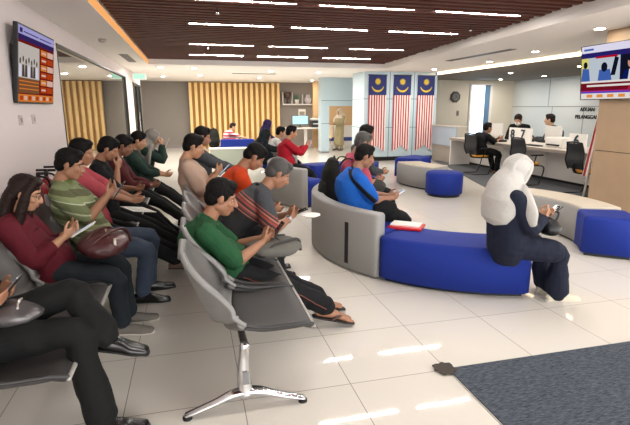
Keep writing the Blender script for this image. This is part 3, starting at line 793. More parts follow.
# sign boards with numbers, computers
NUM = mat('number_teal', '#1c3440', .5)
def signboard(x, y, z, w, h, label):
    o = empty('counter_sign', (x, y, z), label=label, cat='sign')
    bm = bmesh.new(); box(bm, -.012, .012, -w/2, w/2, 0, h); link('board', bm, mat('white_board', '#efece6', .4), o, bevel=.004)
    return o
s1 = signboard(7.0, 9.15, .735, .75, .34, 'white counter board with the numbers 8 and 7')
text('8', .27, (-.018, .24, .19), (PI/2, 0, -PI/2), NUM, 'number', parent=s1)
text('7', .27, (-.018, -.10, .20), (PI/2, 0, -PI/2), NUM, 'number', parent=s1)
s2 = signboard(6.95, 7.45, .735, .42, .30, 'white counter board with the number 6')
text('6', .27, (-.018, .02, .17), (PI/2, 0, -PI/2), NUM, 'number', parent=s2)
monitor((7.25, 10.35, .735), 0, 'white backed monitor on the counter before the seated man in black', .42, .3)
monitor((7.3, 8.5, .735), 0, 'white backed monitor left of the counter staff with short brown hair', .46, .3)
monitor((7.35, 7.0, .735), 0, 'white backed monitor on the counter behind the number 6', .46, .3)
o = empty('printer', (7.1, 8.05, .735), label='white desk printer with black tray on the counter', cat='printer')
bm = bmesh.new(); box(bm, -.17, .17, -.24, .24, 0, .2); link('body', bm, WHITE, o, bevel=.02)
bm = bmesh.new(); box(bm, -.19, -.16, -.17, .17, .04, .07); link('tray', bm, BLACKM, o)
for x, y, lb in ((6.88, 8.55, 'black keyboard on the counter left of the white printer'), ):
    o = empty('keyboard', (x, y, .735), label=lb, cat='keyboard')
    bm = bmesh.new(); box(bm, -.07, .07, -.21, .21, 0, .022); link('base', bm, BLACKM, o, bevel=.006)
    bm = bmesh.new()
    for i in range(4):
        for j in range(13): box(bm, -.055+i*.028, -.033+i*.028, -.195+j*.03, -.172+j*.03, .022, .028)
    link('keys', bm, mat('key_grey', '#2b2b2e', .5), o)
o = empty('telephone', (6.95, 9.75, .735), label='dark desk telephone on the counter by the seated man', cat='telephone')
bm = bmesh.new(); box(bm, -.1, .1, -.09, .09, 0, .05); link('base', bm, BLACKM, o, bevel=.01)
bm = bmesh.new(); tube(bm, [(-.08, .05, .06), (0, .05, .085), (.08, .05, .06)], [.022, .016, .022], n=10, sm=3); link('handset', bm, BLACKM, o, True)
# red striped flag on a leaning pole behind the third office chair
o = empty('flag_on_pole', (5.64, 5.84, 0), label='narrow red and white flag hanging on a pole beside the timber column', cat='flag')
bm = bmesh.new(); cyl(bm, (0, 0, .03), (.10, -.1, 1.75), .014); link('pole', bm, mat('white_pole', '#ded8d2', .4), o, True)
bm = bmesh.new()
for k in range(6):
    u0, u1 = k/6, (k+1)/6
    def pt(u, z): return (.10*z/1.75-.01-.012*u-.07*u*(1.75-z)/1.4, -.1*z/1.75-.0+.03*math.sin(u*9), z)
    a, b_, c_, d_ = pt(u0, .52), pt(u1, .52), pt(u1, 1.7), pt(u0, 1.7)
    v = [bm.verts.new(p) for p in (a, b_, c_, d_)]+[bm.verts.new((p[0], p[1]+.004, p[2])) for p in (a, b_, c_, d_)]
    for q in ((0, 1, 2, 3), (7, 6, 5, 4), (0, 4, 5, 1), (3, 2, 6, 7), (0, 3, 7, 4), (1, 5, 6, 2)):
        f = bm.faces.new([v[i] for i in q]); f.material_index = k % 2
link('cloth', bm, [mat('flag_red', '#b8323a', .7), mat('flag_white', '#e9e2dd', .7)], o)
bm = bmesh.new(); lathe(bm, [(.01, 0), (.11, 0), (.11, .02), (.03, .04), (.02, .06)]); link('base', bm, CHROME, o, True)
# timber column
b = empty('column_right', (0, 0, 0), kind='structure', label='tan timber clad column carrying the right screen', cat='column')
TAN = mat('tan_veneer', '#a98f72', .5, noise=.10, nscale=5)
bm = bmesh.new(); box(bm, 5.38, 6.1, 3.9, 5.47, .08, .935); link('lower_panel', bm, TAN, b)
bm = bmesh.new(); box(bm, 5.38, 6.1, 3.9, 5.47, .945, 2.5); link('upper_panel', bm, TAN, b)
bm = bmesh.new(); box(bm, 5.395, 6.09, 3.91, 5.455, 0, 2.5); link('joint', bm, mat('dark_joint', '#4f3d2c', .6), b)

# ------------------------------------------------------------------ screens
def rects(bm, L, flip=1):
    """flat picture areas (u0,u1,v0,v1,material,depth) on the Y-Z plane"""
    for u0, u1, v0, v1, mi, dx in L:
        v = [bm.verts.new((dx, u, w)) for u, w in ((u0, v0), (u1, v0), (u1, v1), (u0, v1))]
        f = bm.faces.new(v); f.material_index = mi
def disc(bm, u, w, ru, rw, mi, dx, n=14):
    f = bm.faces.new([bm.verts.new((dx, u+ru*math.cos(2*PI*k/n), w+rw*math.sin(2*PI*k/n))) for k in range(n)]); f.material_index = mi
def poly(bm, pts, mi, dx):
    f = bm.faces.new([bm.verts.new((dx, a, b)) for a, b in pts]); f.material_index = mi
def emats(cols, s): return [emat(f'screen_{c}_{s}', c, s) for c in cols]
# left screen: x forward is the viewing side
tv = empty('television', (-1.445, 5.415, 1.903), 0, label='flat screen with orange news tables on the left wall', cat='television'); tv.rotation_euler.y = .118
bm = bmesh.new(); box(bm, -.02, .02, -.58, .58, -.345, .345); link('housing', bm, mat('tv_black', '#060607', .5), tv, bevel=.006)
bm = bmesh.new()
C = ['#b9b4ef', '#c4481f', '#d8cfc6', '#5a4a48', '#7c1f16', '#ee8a3c', '#f3c7b4', '#3a2a66', '#8b5a3a', '#f1efff']
L = [(-.60, .60, .265, .34, 0, .0205), (-.60, .60, -.34, .265, 4, .0205), (-.60, .05, -.12, .19, 2, .021), (-.60, .05, -.26, -.12, 8, .021),
     (-.60, .60, .215, .265, 7, .021), (-.60, .60, -.34, -.27, 5, .021), (-.45, .02, .29, .30, 7, .021), (.05, .5, .29, .30, 7, .021), (-.56, -.48, .28, .32, 7, .021)]
for i in range(6):
    z = .19-i*.075
    L += [(.10, .32, z-.06, z, 1 if i % 2 else 5, .021), (.34, .58, z-.06, z, 6 if i % 2 == 0 else 1, .021), (.13, .29, z-.04, z-.02, 6, .0215)]
for i in range(9): L.append((-.56+i*.125, -.47+i*.125, -.325, -.285, 6 if i % 2 else 1, .0215))
for i in range(3): L.append((-.58, .03, -.155-i*.035, -.145-i*.035, 5, .0215))
rects(bm, L)
for i in range(7):
    u = -.55+i*.085; disc(bm, u, .03+.02*(i % 2), .022, .028, 3, .0215); poly(bm, [(u-.04, -.11), (u+.04, -.11), (u+.028, .0), (u-.028, .0)], 3 if i % 3 else 9, .0216)
bmesh.ops.scale(bm, vec=(1, .945, .965), verts=bm.verts)
link('screen', bm, emats(C, .30), tv)
bm = bmesh.new(); box(bm, -.06, -.02, -.52, .3, -.27, .16); link('wall_bracket', bm, BLACKM, tv)
# right screen faces -x
tv = empty('television', (5.27, 5.10, 1.97), PI, label='flat screen showing a news broadcast on the timber column', cat='television'); tv.rotation_euler.y = .11
bm = bmesh.new(); box(bm, -.02, .02, -.62, .62, -.355, .355); link('housing', bm, mat('tv_black', '#060607', .5), tv, bevel=.006)
bm = bmesh.new()
C = ['#eeeaff', '#2a2470', '#c8d2dc', '#141629', '#7a1222', '#d0203a', '#f4ece6', '#f09a4e', '#d49a82', '#e6dc7a', '#4468b8', '#0c1c60', '#c01020', '#6a45c8']
U0 = -.60
L = [(-.60, .60, .255, .345, 0, .0205), (-.60, .60, -.345, .255, 1, .0205), (-.60, .02, -.11, .19, 2, .021), (.03, .33, -.11, .19, 3, .021), (-.60, .33, -.23, -.11, 4, .021),
     (-.60, .33, -.135, -.11, 6, .0215), (-.36, -.02, .175, .20, 12, .0216), (-.60, .60, -.345, -.27, 6, .021), (-.60, .60, -.27, -.245, 13, .021), (-.60, -.48, -.11, .19, 9, .0212),
     (.35, .60, -.23, .23, 11, .021), (-.60, .33, -.245, -.235, 5, .0213), (-.56, -.40, .285, .31, 10, .021), (-.5, .2, -.185, -.16, 6, .0216)]
for i in range(6): L.append((-.5+i*.17, -.40+i*.17, -.325, -.285, 7, .0215))
rects(bm, L)
poly(bm, [(.14, -.23), (.26, -.23), (.33, -.11), (.22, -.11)], 5, .0217)
disc(bm, -.53, .10, .035, .045, 3, .0215); poly(bm, [(-.6, -.11), (-.45, -.11), (-.47, .05), (-.58, .06)], 10, .0216)
disc(bm, -.22, .06, .05, .06, 3, .0215); poly(bm, [(-.32, -.11), (-.10, -.11), (-.13, .03), (-.3, .03)], 10, .0214); poly(bm, [(-.12, -.05), (-.05, -.05), (.0, .16), (-.06, .18)], 3, .0216)
poly(bm, [(.05, -.11), (.31, -.11), (.27, .0), (.09, .0)], 11, .0213); disc(bm, .18, .09, .05, .065, 8, .0216); disc(bm, .18, .135, .052, .035, 3, .0217)
poly(bm, [(.14, -.11), (.22, -.11), (.205, .01), (.155, .01)], 6, .0215); poly(bm, [(.17, -.11), (.19, -.11), (.187, .0), (.173, .0)], 12, .0217)
link('screen', bm, emats(C, .36), tv)
bm = bmesh.new(); box(bm, -.11, -.02, -.2, .2, -.2, .2); link('wall_bracket', bm, BLACKM, tv)
# sockets on the left wall
for y, lb in ((4.95, 'small white wall socket under the left screen, nearer one'), (5.33, 'small white wall socket under the left screen, farther one')):
    o = empty('wall_socket', (-1.5, y, 1.41), label=lb, cat='socket', group='sockets under the left screen')
    bm = bmesh.new(); box(bm, 0, .012, -.045, .045, -.045, .045); link('plate', bm, mat('socket_white', '#b5aaa6', .5), o, bevel=.003)
    bm = bmesh.new(); box(bm, .012, .016, -.02, .02, -.02, .02); link('outlet', bm, mat('socket_dark', '#8d8480', .5), o)
# fire extinguishers
for y, lb in ((4.95, 'red fire extinguisher on the left wall, nearer of the pair'), (5.2, 'red fire extinguisher on the left wall, farther of the pair')):
    o = empty('fire_extinguisher', (-1.41, y, .36), label=lb, cat='fire extinguisher', group='fire extinguishers on the left wall')
    bm = bmesh.new(); lathe(bm, [(.02, 0), (.075, .0), (.08, .02), (.08, .4), (.06, .45), (.025, .48), (.02, .5), (.01, .5)]); link('cylinder', bm, mat('extinguisher_red', '#8f1a1f', .35), o, True)
    bm = bmesh.new(); cyl(bm, (0, 0, .49), (0, 0, .56), .018); box(bm, -.012, .09, -.012, .012, .545, .57); box(bm, -.012, .08, -.01, .01, .58, .60); link('valve', bm, BLACKM, o)
    bm = bmesh.new(); tube(bm, [(.02, 0, .53), (.07, .05, .48), (.09, .05, .25), (.085, .03, .12)], [.011, .011, .011, .018], n=8, sm=4); link('hose', bm, BLACKM, o, True)
# dark torn leaf on the carpet corner
bm = bmesh.new(); pts = []
for j in range(18):
    a = 2*PI*j/18; r = .055+.02*((j*7) % 5)/4; pts.append((1.375+r*math.cos(a)*1.0, 2.285+r*math.sin(a)))
prism(bm, pts, .010, .016)
tag(link('torn_tape', bm, mat('dark_scrap', '#3a332c', .8)), 'dark torn scrap stuck on the floor at the carpet corner', 'scrap')
# ------------------------------------------------------------------ ring seating
def ring(bm, r0, r1, a0, a1, z0, z1, c, rnd=.04, step=3.0, endr=0):
    """curved upholstered block, rounded along its section and at its ends"""
    n = max(3, int(abs(a1-a0)/step))
    prof = []
    for (x, z, q) in ((r1-rnd, z0+.008, 3), (r1-rnd, z1-rnd, 0), (r0+rnd, z1-rnd, 1), (r0+rnd, z0+.008, 2)):
        if q in (2, 3): prof.append((r1 if q == 3 else r0, z0))
        else:
            for k in range(5):
                a = (q*90+k*22.5)*PI/180
                prof.append((x+rnd*math.cos(a), z+rnd*math.sin(a)))
    rm = (r0+r1)/2
    rings = []
    segs = [(a0+(a1-a0)*i/n, 1) for i in range(n+1)]
    er = math.degrees(rnd/rm)
    segs[0] = (a0, 1-rnd*1.2/(r1-r0)); segs.insert(1, (a0+er, 1)); segs[-1] = (a1, 1-rnd*1.2/(r1-r0)); segs.insert(-1, (a1-er, 1))
    for a, sc in segs:
        ca, sa = math.cos(math.radians(a)), math.sin(math.radians(a))
        rings.append([bm.verts.new((c[0]+(rm+(r-rm)*sc)*ca, c[1]+(rm+(r-rm)*sc)*sa, z0+(z-z0)*(1 if sc == 1 else .985))) for r, z in prof])
    m = len(prof)
    for p, q in zip(rings[:-1], rings[1:]):
        for k in range(m): bm.faces.new((p[k], p[(k+1) % m], q[(k+1) % m], q[k]))
    bm.faces.new(rings[0][::-1]); bm.faces.new(rings[-1])

def bench(c, a0, a1, m, label, r0=1.20, r1=1.73, h=.42, group=None, back=None, backh=.60, strap=None, name='curved_bench', ba=None):
    am = math.radians((a0+a1)/2)
    org = (c[0]+1.45*math.cos(am), c[1]+1.45*math.sin(am), 0)
    o = empty(name, org, label=label, cat='bench', group=group)
    k = (c[0]-org[0], c[1]-org[1])
    bm = bmesh.new(); ring(bm, r0, r1-(.12 if back else 0), a0, a1, .035, h, k); link('seat', bm, m, o, True)
    bm = bmesh.new(); ring(bm, r0+.04, r1-.05, a0+1.5, a1-1.5, 0, .045, k, .005); link('plinth', bm, BLACKM, o)
    if m is GREYF and not back:
        bm = bmesh.new(); ring(bm, r0+.02, r1-.02, a0+.8, a1-.8, h-.01, h+.012, k, .01); link('top_panel', bm, BEIGEF, o, True)
    if back:
        b0, b1 = ba or (a0, a1)
        bm = bmesh.new(); ring(bm, r1-.13, r1, b0, b1, .02, backh, k, .022, 2.0); link('backrest', bm, back, o, True)
        for s in (strap or []):
            bm = bmesh.new(); ring(bm, r1-.004, r1+.004, s-.85, s+.85, .07, .47, k, .002, .5); link('seam_band', bm, mat('band_black', '#17171a', .6), o)
    return o
C1 = (2.97, 4.785)
bench(C1, 140, 214, BLUEF, 'high-backed grey curved bench where the man in blue sits', back=GREYF, strap=[202], ba=(133, 214.4))
bench(C1, 214.9, 257.5, BLUEF, 'long blue curved bench under the woman in white headscarf', h=.41)
bench(C1, 318, 337, BLUEF, 'blue curved bench block cut by the right picture edge', r0=1.23, h=.42)
bench(C1, 337.6, 388, GREYF, 'plain grey curved bench behind the hands of the woman in white headscarf', r0=1.26, h=.42)
C2 = (2.96, 7.95)
bench(C2, 130, 217, BLUEF, 'second high-backed grey curved bench behind the man in striped shirt', back=GREYF, ba=(126, 217.2), backh=.62)
bench(C2, 60, 124, BLUEF, 'blue curved bench far behind the black backpack', h=.41)
bench((5.75, 8.8), 172, 212, GREYF, 'grey curved bench behind the round blue stool', h=.43)
bench((5.75, 8.8), 112, 146, BLUEF, 'far blue curved bench under the banners', h=.43)
o = empty('round_stool', (4.28, 7.52, 0), label='round blue upholstered stool on the open tiles', cat='stool')
bm = bmesh.new(); lathe(bm, [(.27, .035), (.318, .05), (.32, .36), (.312, .395), (.285, .415), (.02, .42)], 40); link('seat', bm, BLUEF, o, True)
bm = bmesh.new(); lathe(bm, [(.01, 0), (.28, 0), (.28, .045), (.01, .045)], 32); link('plinth', bm, BLACKM, o, True)
o = empty('armchair', (2.0, 5.98, 0), -.5, label='small blue seat block behind the man in blue', cat='seat')
bm = bmesh.new(); box(bm, .02, .34, -.2, .2, .05, .64); link('seat', bm, BLUEF, o, bevel=.05, seg=4)
bm = bmesh.new(); box(bm, .05, .31, -.17, .17, 0, .06); link('plinth', bm, BLACKM, o)

# ------------------------------------------------------------------ beam seating
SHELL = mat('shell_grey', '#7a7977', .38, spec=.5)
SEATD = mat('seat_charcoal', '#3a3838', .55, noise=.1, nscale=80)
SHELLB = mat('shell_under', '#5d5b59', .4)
def shell_pt(s, t):
    """s: 0 front lip .. 1 top of the back; t: -1..1 across"""
    K = [(0, .36, .415, .27), (.10, .31, .43, .29), (.30, .10, .40, .315), (.45, -.05, .385, .325), (.56, -.155, .415, .325), (.68, -.205, .51, .315), (.84, -.255, .65, .28), (.93, -.28, .72, .215), (1, -.292, .755, .12)]
    for a, b in zip(K[:-1], K[1:]):
        if s <= b[0]+1e-9:
            u = (s-a[0])/(b[0]-a[0]); x, z, w = [a[i]+(b[i]-a[i])*u for i in (1, 2, 3)]; break
    at = abs(t)
    wing = .055*math.exp(-((s-.52)/.16)**2)+.05*(1-math.exp(-(s/.25)**2))
    wrap = .13*math.exp(-((s-.66)/.2)**2)
    return V((x+wrap*at**2.4, t*w, z+wing*at**2.2))
def shell_part(s0, s1, ns=16, nt=16, off=0.0, thick=.022, tmax=1.0):
    bm = bmesh.new(); e = .01
    def P(s, t, o):
        s_ = min(max(s, e), 1-e)
        n = (shell_pt(s_+e, t)-shell_pt(s_-e, t)).cross(shell_pt(s_, min(1, t+e))-shell_pt(s_, max(-1, t-e))).normalized()
        if n.z < 0 and s < .5: n = -n
        return shell_pt(s, t)+n*o
    top, bot = [], []
    for i in range(ns+1):
        s = s0+(s1-s0)*i/ns
        top.append([bm.verts.new(P(s, -tmax+2*tmax*j/nt, off)) for j in range(nt+1)])
        bot.append([bm.verts.new(P(s, -tmax+2*tmax*j/nt, off-thick)) for j in range(nt+1)])
    for i in range(ns):
        for j in range(nt):
            bm.faces.new((top[i][j], top[i+1][j], top[i+1][j+1], top[i][j+1]))
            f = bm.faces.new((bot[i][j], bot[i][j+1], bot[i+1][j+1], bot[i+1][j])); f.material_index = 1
        bm.faces.new((top[i][0], bot[i][0], bot[i+1][0], top[i+1][0])); bm.faces.new((top[i][nt], top[i+1][nt], bot[i+1][nt], bot[i][nt]))
    for j in range(nt):
        bm.faces.new((top[0][j], top[0][j+1], bot[0][j+1], bot[0][j])); bm.faces.new((top[ns][j], bot[ns][j], bot[ns][j+1], top[ns][j+1]))
    return bm
def rim_part(s0, s1, r=.013, n=16):
    bm = bmesh.new()
    pts = [shell_pt(s0+(s1-s0)*i/n, -1) for i in range(n+1)]
    if s1 >= 1: pts += [shell_pt(1, -1+2*j/6) for j in range(1, 6)]+[shell_pt(1-i/n*(1-s0), 1) for i in range(n+1)]
    tube(bm, pts, [r]*len(pts), n=8, side=(1, 0, 0))
    return bm
def make_row(name, label, x, ys, peds):
    root = empty(name, (x, ys[0], 0), label=label, cat='waiting seats')
    L = ys[-1]-ys[0]
    bm = bmesh.new(); box(bm, -.02, .02, -.32, L+.25, .335, .370); link('beam', bm, CHROME, root, bevel=.006)
    proto = None
    for y in ys:
        if proto is None:
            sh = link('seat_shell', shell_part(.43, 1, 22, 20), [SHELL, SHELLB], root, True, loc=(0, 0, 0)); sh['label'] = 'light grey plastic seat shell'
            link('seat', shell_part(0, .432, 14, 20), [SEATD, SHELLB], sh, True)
            link('rim', rim_part(.43, 1), SHELL, sh, True)
            for sg in (1, -1):
                bm = bmesh.new(); tube(bm, [shell_pt(.43*i/12, sg) for i in range(13)], [.012]*13, n=8, side=(1, 0, 0))
                link('armrest_edge', bm, mat('rim_dark', '#242424', .4), sh, True)
            bm = bmesh.new(); tube(bm, [shell_pt(0, -1+j/6)+V((.006, 0, -.008)) for j in range(13)], [.011]*13, n=8); link('front_lip', bm, mat('lip_grey', '#a5a29d', .35), sh, True)
            bm = bmesh.new(); box(bm, -.07, .09, -.05, .05, .362, .385); tube(bm, [(-.10, -.16, .44), (-.12, -.02, .43), (-.12, .1, .43)], [.012]*3, n=8)
            link('bracket', bm, CHROME, sh, True)
            proto = sh
        else:
            c = copy_tree(proto, root); c.location = (0, y-ys[0], 0)
    for y in peds:
        lg = empty('leg_frame', (0, y-ys[0], 0)); lg.parent = root
        bm = bmesh.new()
        tube(bm, [(0, 0, .36), (-.005, 0, .30), (-.01, 0, .22), (-.005, 0, .13), (0, 0, .095)], [(.026, .022), (.026, .02), (.032, .024), (.038, .03), (.045, .035)], n=10, side=(1, 0, 0), sm=3)
        link('upright', bm, CHROME, lg, True)
        for sg in (1, -1):
            bm = bmesh.new(); tube(bm, [(0, 0, .105), (sg*.07, 0, .098), (sg*.17, 0, .062), (sg*.30, 0, .022)], [(.032, .03), (.03, .024), (.026, .016), (.024, .010)], n=10, side=(0, 1, 0), sm=4); link('foot', bm, CHROME, lg, True)
            bm = bmesh.new(); lathe(bm, [(.01, 0), (.024, 0), (.024, .012), (.01, .014)], 12, (sg*.295, 0, 0)); link('glide', bm, mat('rubber', '#101010', .7), lg, True)
        bm = bmesh.new(); box(bm, -.018, .014, -.0285, -.026, .16, .23); link('plate', bm, mat('plate_grey', '#77787a', .5), lg)
    return root
P_ = .55
make_row('waiting_seats', 'middle row of grey shell seats on a chrome beam, near seat empty', .20, [2.51+P_*i for i in range(7)], [2.20, 4.5, 6.1])
make_row('waiting_seats', 'row of grey shell seats along the left wall, mostly taken', -.92, [2.28+P_*i for i in range(10)], [1.95, 4.2, 6.0, 7.5])

# ------------------------------------------------------------------ office chairs
def office_chair(x, y, rz, label):
    o = empty('office_chair', (x, y, 0), rz, label=label, cat='chair', group='black mesh chairs at the counter'); o.scale = (.92, .92, .92)
    MESH = mat('mesh_black', '#26282b', .7, noise=.3, nscale=200)
    bm = bmesh.new(); tube(bm, [(-.21, 0, .52), (-.26, 0, .66), (-.25, 0, .82), (-.29, 0, .98)], [(.22, .014), (.23, .014), (.225, .012), (.20, .012)], n=16, side=(0, 1, 0), sm=4); link('backrest', bm, MESH, o, True)
    bm = bmesh.new()
    for sg in (1, -1): tube(bm, [(-.21, sg*.20, .5), (-.265, sg*.225, .66), (-.255, sg*.22, .82), (-.295, sg*.19, 1.0)], [.015]*4, n=8, sm=4)
    tube(bm, [(-.295, -.19, 1.0), (-.30, 0, 1.015), (-.295, .19, 1.0)], [.016]*3, n=8, sm=4); tube(bm, [(-.0, 0, .42), (-.2, 0, .44), (-.29, 0, .6)], [(.04, .015)]*3, n=8, sm=3, side=(0, 1, 0))
    link('back_frame', bm, BLACKM, o, True)
    bm = bmesh.new(); ell(bm, V((.02, 0, .465)), (.245, .24, .045)); link('seat', bm, mat('seat_amber', '#c98a2c', .8, noise=.05), o, True)
    bm = bmesh.new(); ell(bm, V((.02, 0, .432)), (.225, .22, .03)); link('seat_pan', bm, BLACKM, o, True)
    for sg in (1, -1):
        bm = bmesh.new(); tube(bm, [(-.05, sg*.23, .44), (-.04, sg*.28, .55), (-.02, sg*.28, .65)], [.014]*3, n=8, sm=3); box(bm, -.14, .14, sg*.28-.035, sg*.28+.035, .65, .675); link('armrest', bm, BLACKM, o, True)
    bm = bmesh.new()      # cantilever sled base
    for sg in (1, -1): tube(bm, [(.05, sg*.2, .43), (.24, sg*.21, .41), (.27, sg*.21, .30), (.16, sg*.22, .03), (.08, sg*.22, .014), (-.25, sg*.22, .014)], [.0135]*6, n=8, sm=4, side=(0, 1, 0))
    tube(bm, [(-.25, -.22, .014), (-.25, .22, .014)], [.0135]*2, n=8); tube(bm, [(.05, -.2, .43), (.05, .2, .43)], [.0135]*2, n=8)
    link('sled_base', bm, BLACKM, o, True)
    return o
office_chair(6.42, 9.8, .1, 'black mesh chair with amber seat under the man in black at the counter')
office_chair(6.46, 8.17, .05, 'black mesh chair with amber seat in front of the numbers 8 and 7')
office_chair(6.64, 6.88, -.05, 'black mesh chair with amber seat below the number 6, beside the timber column')

# ------------------------------------------------------------------ cloth and people
def cloth(name, c, **k):
    return mat(name, c, k.pop('rough', .85), noise=k.pop('noise', .08), nscale=60, bump=.25, spec=.25)
BLK = cloth('black_cloth', '#101113'); BLKT = cloth('black_trouser', '#101111'); NAVY = cloth('navy_cloth', '#161b2c'); JEAN = cloth('denim', '#3c4656'); DJEAN = cloth('dark_denim', '#20262b')
MAROON = cloth('maroon', '#561420'); GREEN = cloth('green_polo', '#1e4a2c'); ORANGE = cloth('orange', '#bb3c14'); BEIGE = cloth('beige_shirt', '#a99180'); PINK = cloth('rose_red', '#9b4049')
BLUES = cloth('royal_blue', '#1857ab'); WHITES = cloth('white_shirt', '#d8d6d2'); RED = cloth('red_top', '#9c1424'); GREYD = cloth('grey_dark', '#3b3d40'); KHAKI = cloth('khaki', '#a49673')
DGREEN = cloth('dark_green', '#1d3029'); PURPLE = cloth('purple_scarf', '#342a55'); WSCARF = cloth('white_scarf', '#b4b1ac'); BSCARF = cloth('cream_scarf', '#d8c8b4'); GSCARF = cloth('grey_scarf', '#7d7871')
DGSCARF = cloth('black_scarf', '#1a2024'); ROSE = cloth('rose_shirt', '#ab4a5c')
H0 = mat('hair_black', '#0c0a09', .7, noise=.3, nscale=90, bump=.5, spec=.15); H1 = mat('hair_brown', '#1f120d', .6, spec=.2, noise=.3, nscale=60, bump=.4); H2 = mat('hair_grey', '#393634', .6, noise=.4, nscale=120, bump=.5)
POLO = stripes('striped_polo', [(0, '#5c6440'), (.18, '#a9ae95'), (.22, '#767f56'), (.42, '#4a4c2c'), (.62, '#6c7550'), (.82, '#9ba184'), (.88, '#5c6440')], .19, (.25, 0, .97))
BAND = stripes('banded_shirt', [(0, '#141416'), (.10, '#8a4a40'), (.115, '#222224'), (.135, '#70352f'), (.16, '#a3604f'), (.175, '#2a2628'), (.20, '#8f3d33'), (.23, '#5c3330'), (.245, '#a3604f'), (.262, '#262628'), (.285, '#8a4a40'), (.30, '#33363a'), (.66, '#141416')], .62, (.62, 0, .78))
REDW = stripes('red_white_stripes', [(0, '#c8414a'), (.5, '#e2d2ca')], .09)
BSHOE = (mat('black_leather', '#0d0d0d', .25, spec=.6), mat('black_sole', '#0a0a0a', .6))
GSHOE = (cloth('grey_suede', '#6f6a63'), mat('pale_sole', '#c8c2b8', .6))
WSHOE = (cloth('cream_canvas', '#cfc8b4'), mat('pale_sole', '#c8c2b8', .6))
BRSHOE = (mat('brown_leather', '#5a4436', .5), mat('brown_sole', '#2a201a', .6))
F2 = lambda x, dy=.1: ((x, dy), (x, -dy))
# --- row along the left wall
a = person('person in black trousers and shoes with crossed legs at the lower left picture corner', (-1.06, 2.28), head=(-.03, 0, 1.13), pitch=22,
   hands=((.16, .10, .70), (.15, -.10, .695)), feet=((.62, -.02, .47, -4, 12), (.585, -.10, .085, -4)), knees=((.47, .05, .67), (.50, -.09, .53)), shirt=BLK, sleeve=.96, trousers=BLKT, shoes=BSHOE, hairc=H0, skn=0, vox=.006, ankle_r=.078, s=.95)
phone('dark smartphone held by the person with crossed legs, cut by the left picture edge', a, tilt=40)
b = person('woman with long dark hair in a maroon top looking at her phone', (-.92, 3.30), head=(-.10, 0, 1.0), pitch=20, hands=((.12, .03, .73), (.10, -.07, .715)), feet=((.42, .13), (.40, -.05)),
   shirt=MAROON, sleeve=.78, trousers=DJEAN, shoes=GSHOE, hairc=H1, hair='long', skn=1, vox=.006, s=.93, glasses=True)
phone('white phone with loose wrapping held over a brown handbag', b, off=(.015, 0, -.005), col='#d9d4c6', tilt=60, w=.09, h=.16)
c = person('man in a green striped polo and jeans looking at his phone', (-.77, 3.92), head=(-.12, 0, 1.105), pitch=16, hands=((.13, .04, .88), (.12, -.06, .86)), feet=((.36, .14), (.33, -.12)),
   shirt=POLO, sleeve=.44, trousers=JEAN, shoes=BSHOE, hairc=H0, skn=0, vox=.006, s=.97, wide=1.06, fat=1.08, collar=cloth('olive_collar', '#5d6b3c'))
phone('black smartphone raised by the man in striped polo', c, tilt=35)
d = person('man in a rose red shirt leaning behind the man in striped polo', (-.86, 4.45), head=(-.05, 0, 1.15), pitch=14, hands=((.33, .06, .72), (.33, -.06, .72)), feet=((.82, .16), (.80, -.06)), shirt=PINK, sleeve=.45, trousers=BLKT, shoes=BRSHOE, hairc=H0, skn=0, s=.95)
e = person('person in black leaning forward with a hand near the face', (-.87, 5.0), head=(.09, 0, 1.13), pitch=26, hands=((.30, .08, .72), (.16, -.06, .95)), feet=((.82, .16), (.80, -.02)), shirt=BLK, sleeve=.46, trousers=BLKT, shoes=BRSHOE, hairc=H0, skn=0, s=.95)
bmx = None
f = person('person in a dark red jacket in the left row beyond the one in black', (-.84, 5.55), head=(.13, 0, 1.12), pitch=22, hands=((.38, .06, .68), (.38, -.06, .68)), feet=F2(.62), shirt=cloth('dark_red', '#481a1c'), sleeve=.9, trousers=BLKT, shoes=BRSHOE, hairc=H0, skn=2, s=.94)
g = person('person with short black hair in a dark green top in the left row', (-.78, 6.4), head=(.14, 0, 1.12), pitch=18, hands=((.42, .06, .68), (.42, -.06, .68)), feet=F2(.66), shirt=DGREEN, sleeve=.8, trousers=BLKT, shoes=BSHOE, hairc=H0, skn=1, s=.93, vox=.010)
h = person('person in a grey hood holding up a phone, farthest in the left row', (-.70, 7.2), head=(.17, 0, 1.10), pitch=24, hands=((.28, .05, 1.0), (.28, -.05, 1.0)), feet=F2(.62), shirt=DGREEN, sleeve=.96, trousers=BLKT, shoes=BSHOE, hijab=GSCARF, skn=1, s=.93, vox=.010)
phone('pale phone held up by the person in the grey hood', h, tilt=25, col='#c9b0a4')
bag = None
# --- middle row
a2 = person('boy in a green polo with a grey bag on his lap', (.17, 3.08), head=(.0, 0, .955), pitch=18, hands=((.25, .03, .655), (.245, -.06, .65)), feet=((.78, .13, .10, 6, 10), (.80, -.07, .10, -4, 14)),
   shirt=GREEN, sleeve=.46, trousers=BLK, sandals=(mat('flipflop', '#1b1512', .6), mat('flipflop_strap', '#3a2018', .5)), hairc=H0, skn=0, vox=.005, s=.95, pz=.485, bare_toes=True, collar=GREEN, ankle_r=.075, hs=1.05)
phone('dark smartphone in the hands of the boy in green polo', a2, tilt=38, off=(.02, -.01, .035), lit=False)
b2 = person('man in a black shirt with red stripes bending over his phone', (.18, 3.68), head=(.47, 0, 1.015), pitch=34, hands=((.54, .03, .675), (.54, -.07, .665)), feet=((.46, .12), (.46, -.12)), shirt=BAND, sleeve=.47, trousers=BLK, shoes=BSHOE,
   hairc=H2, hair='cropped', skn=0, vox=.006, s=.96, collar=BLK)
phone('black smartphone held by the man in the red-striped black shirt', b2, tilt=70, lit=False)
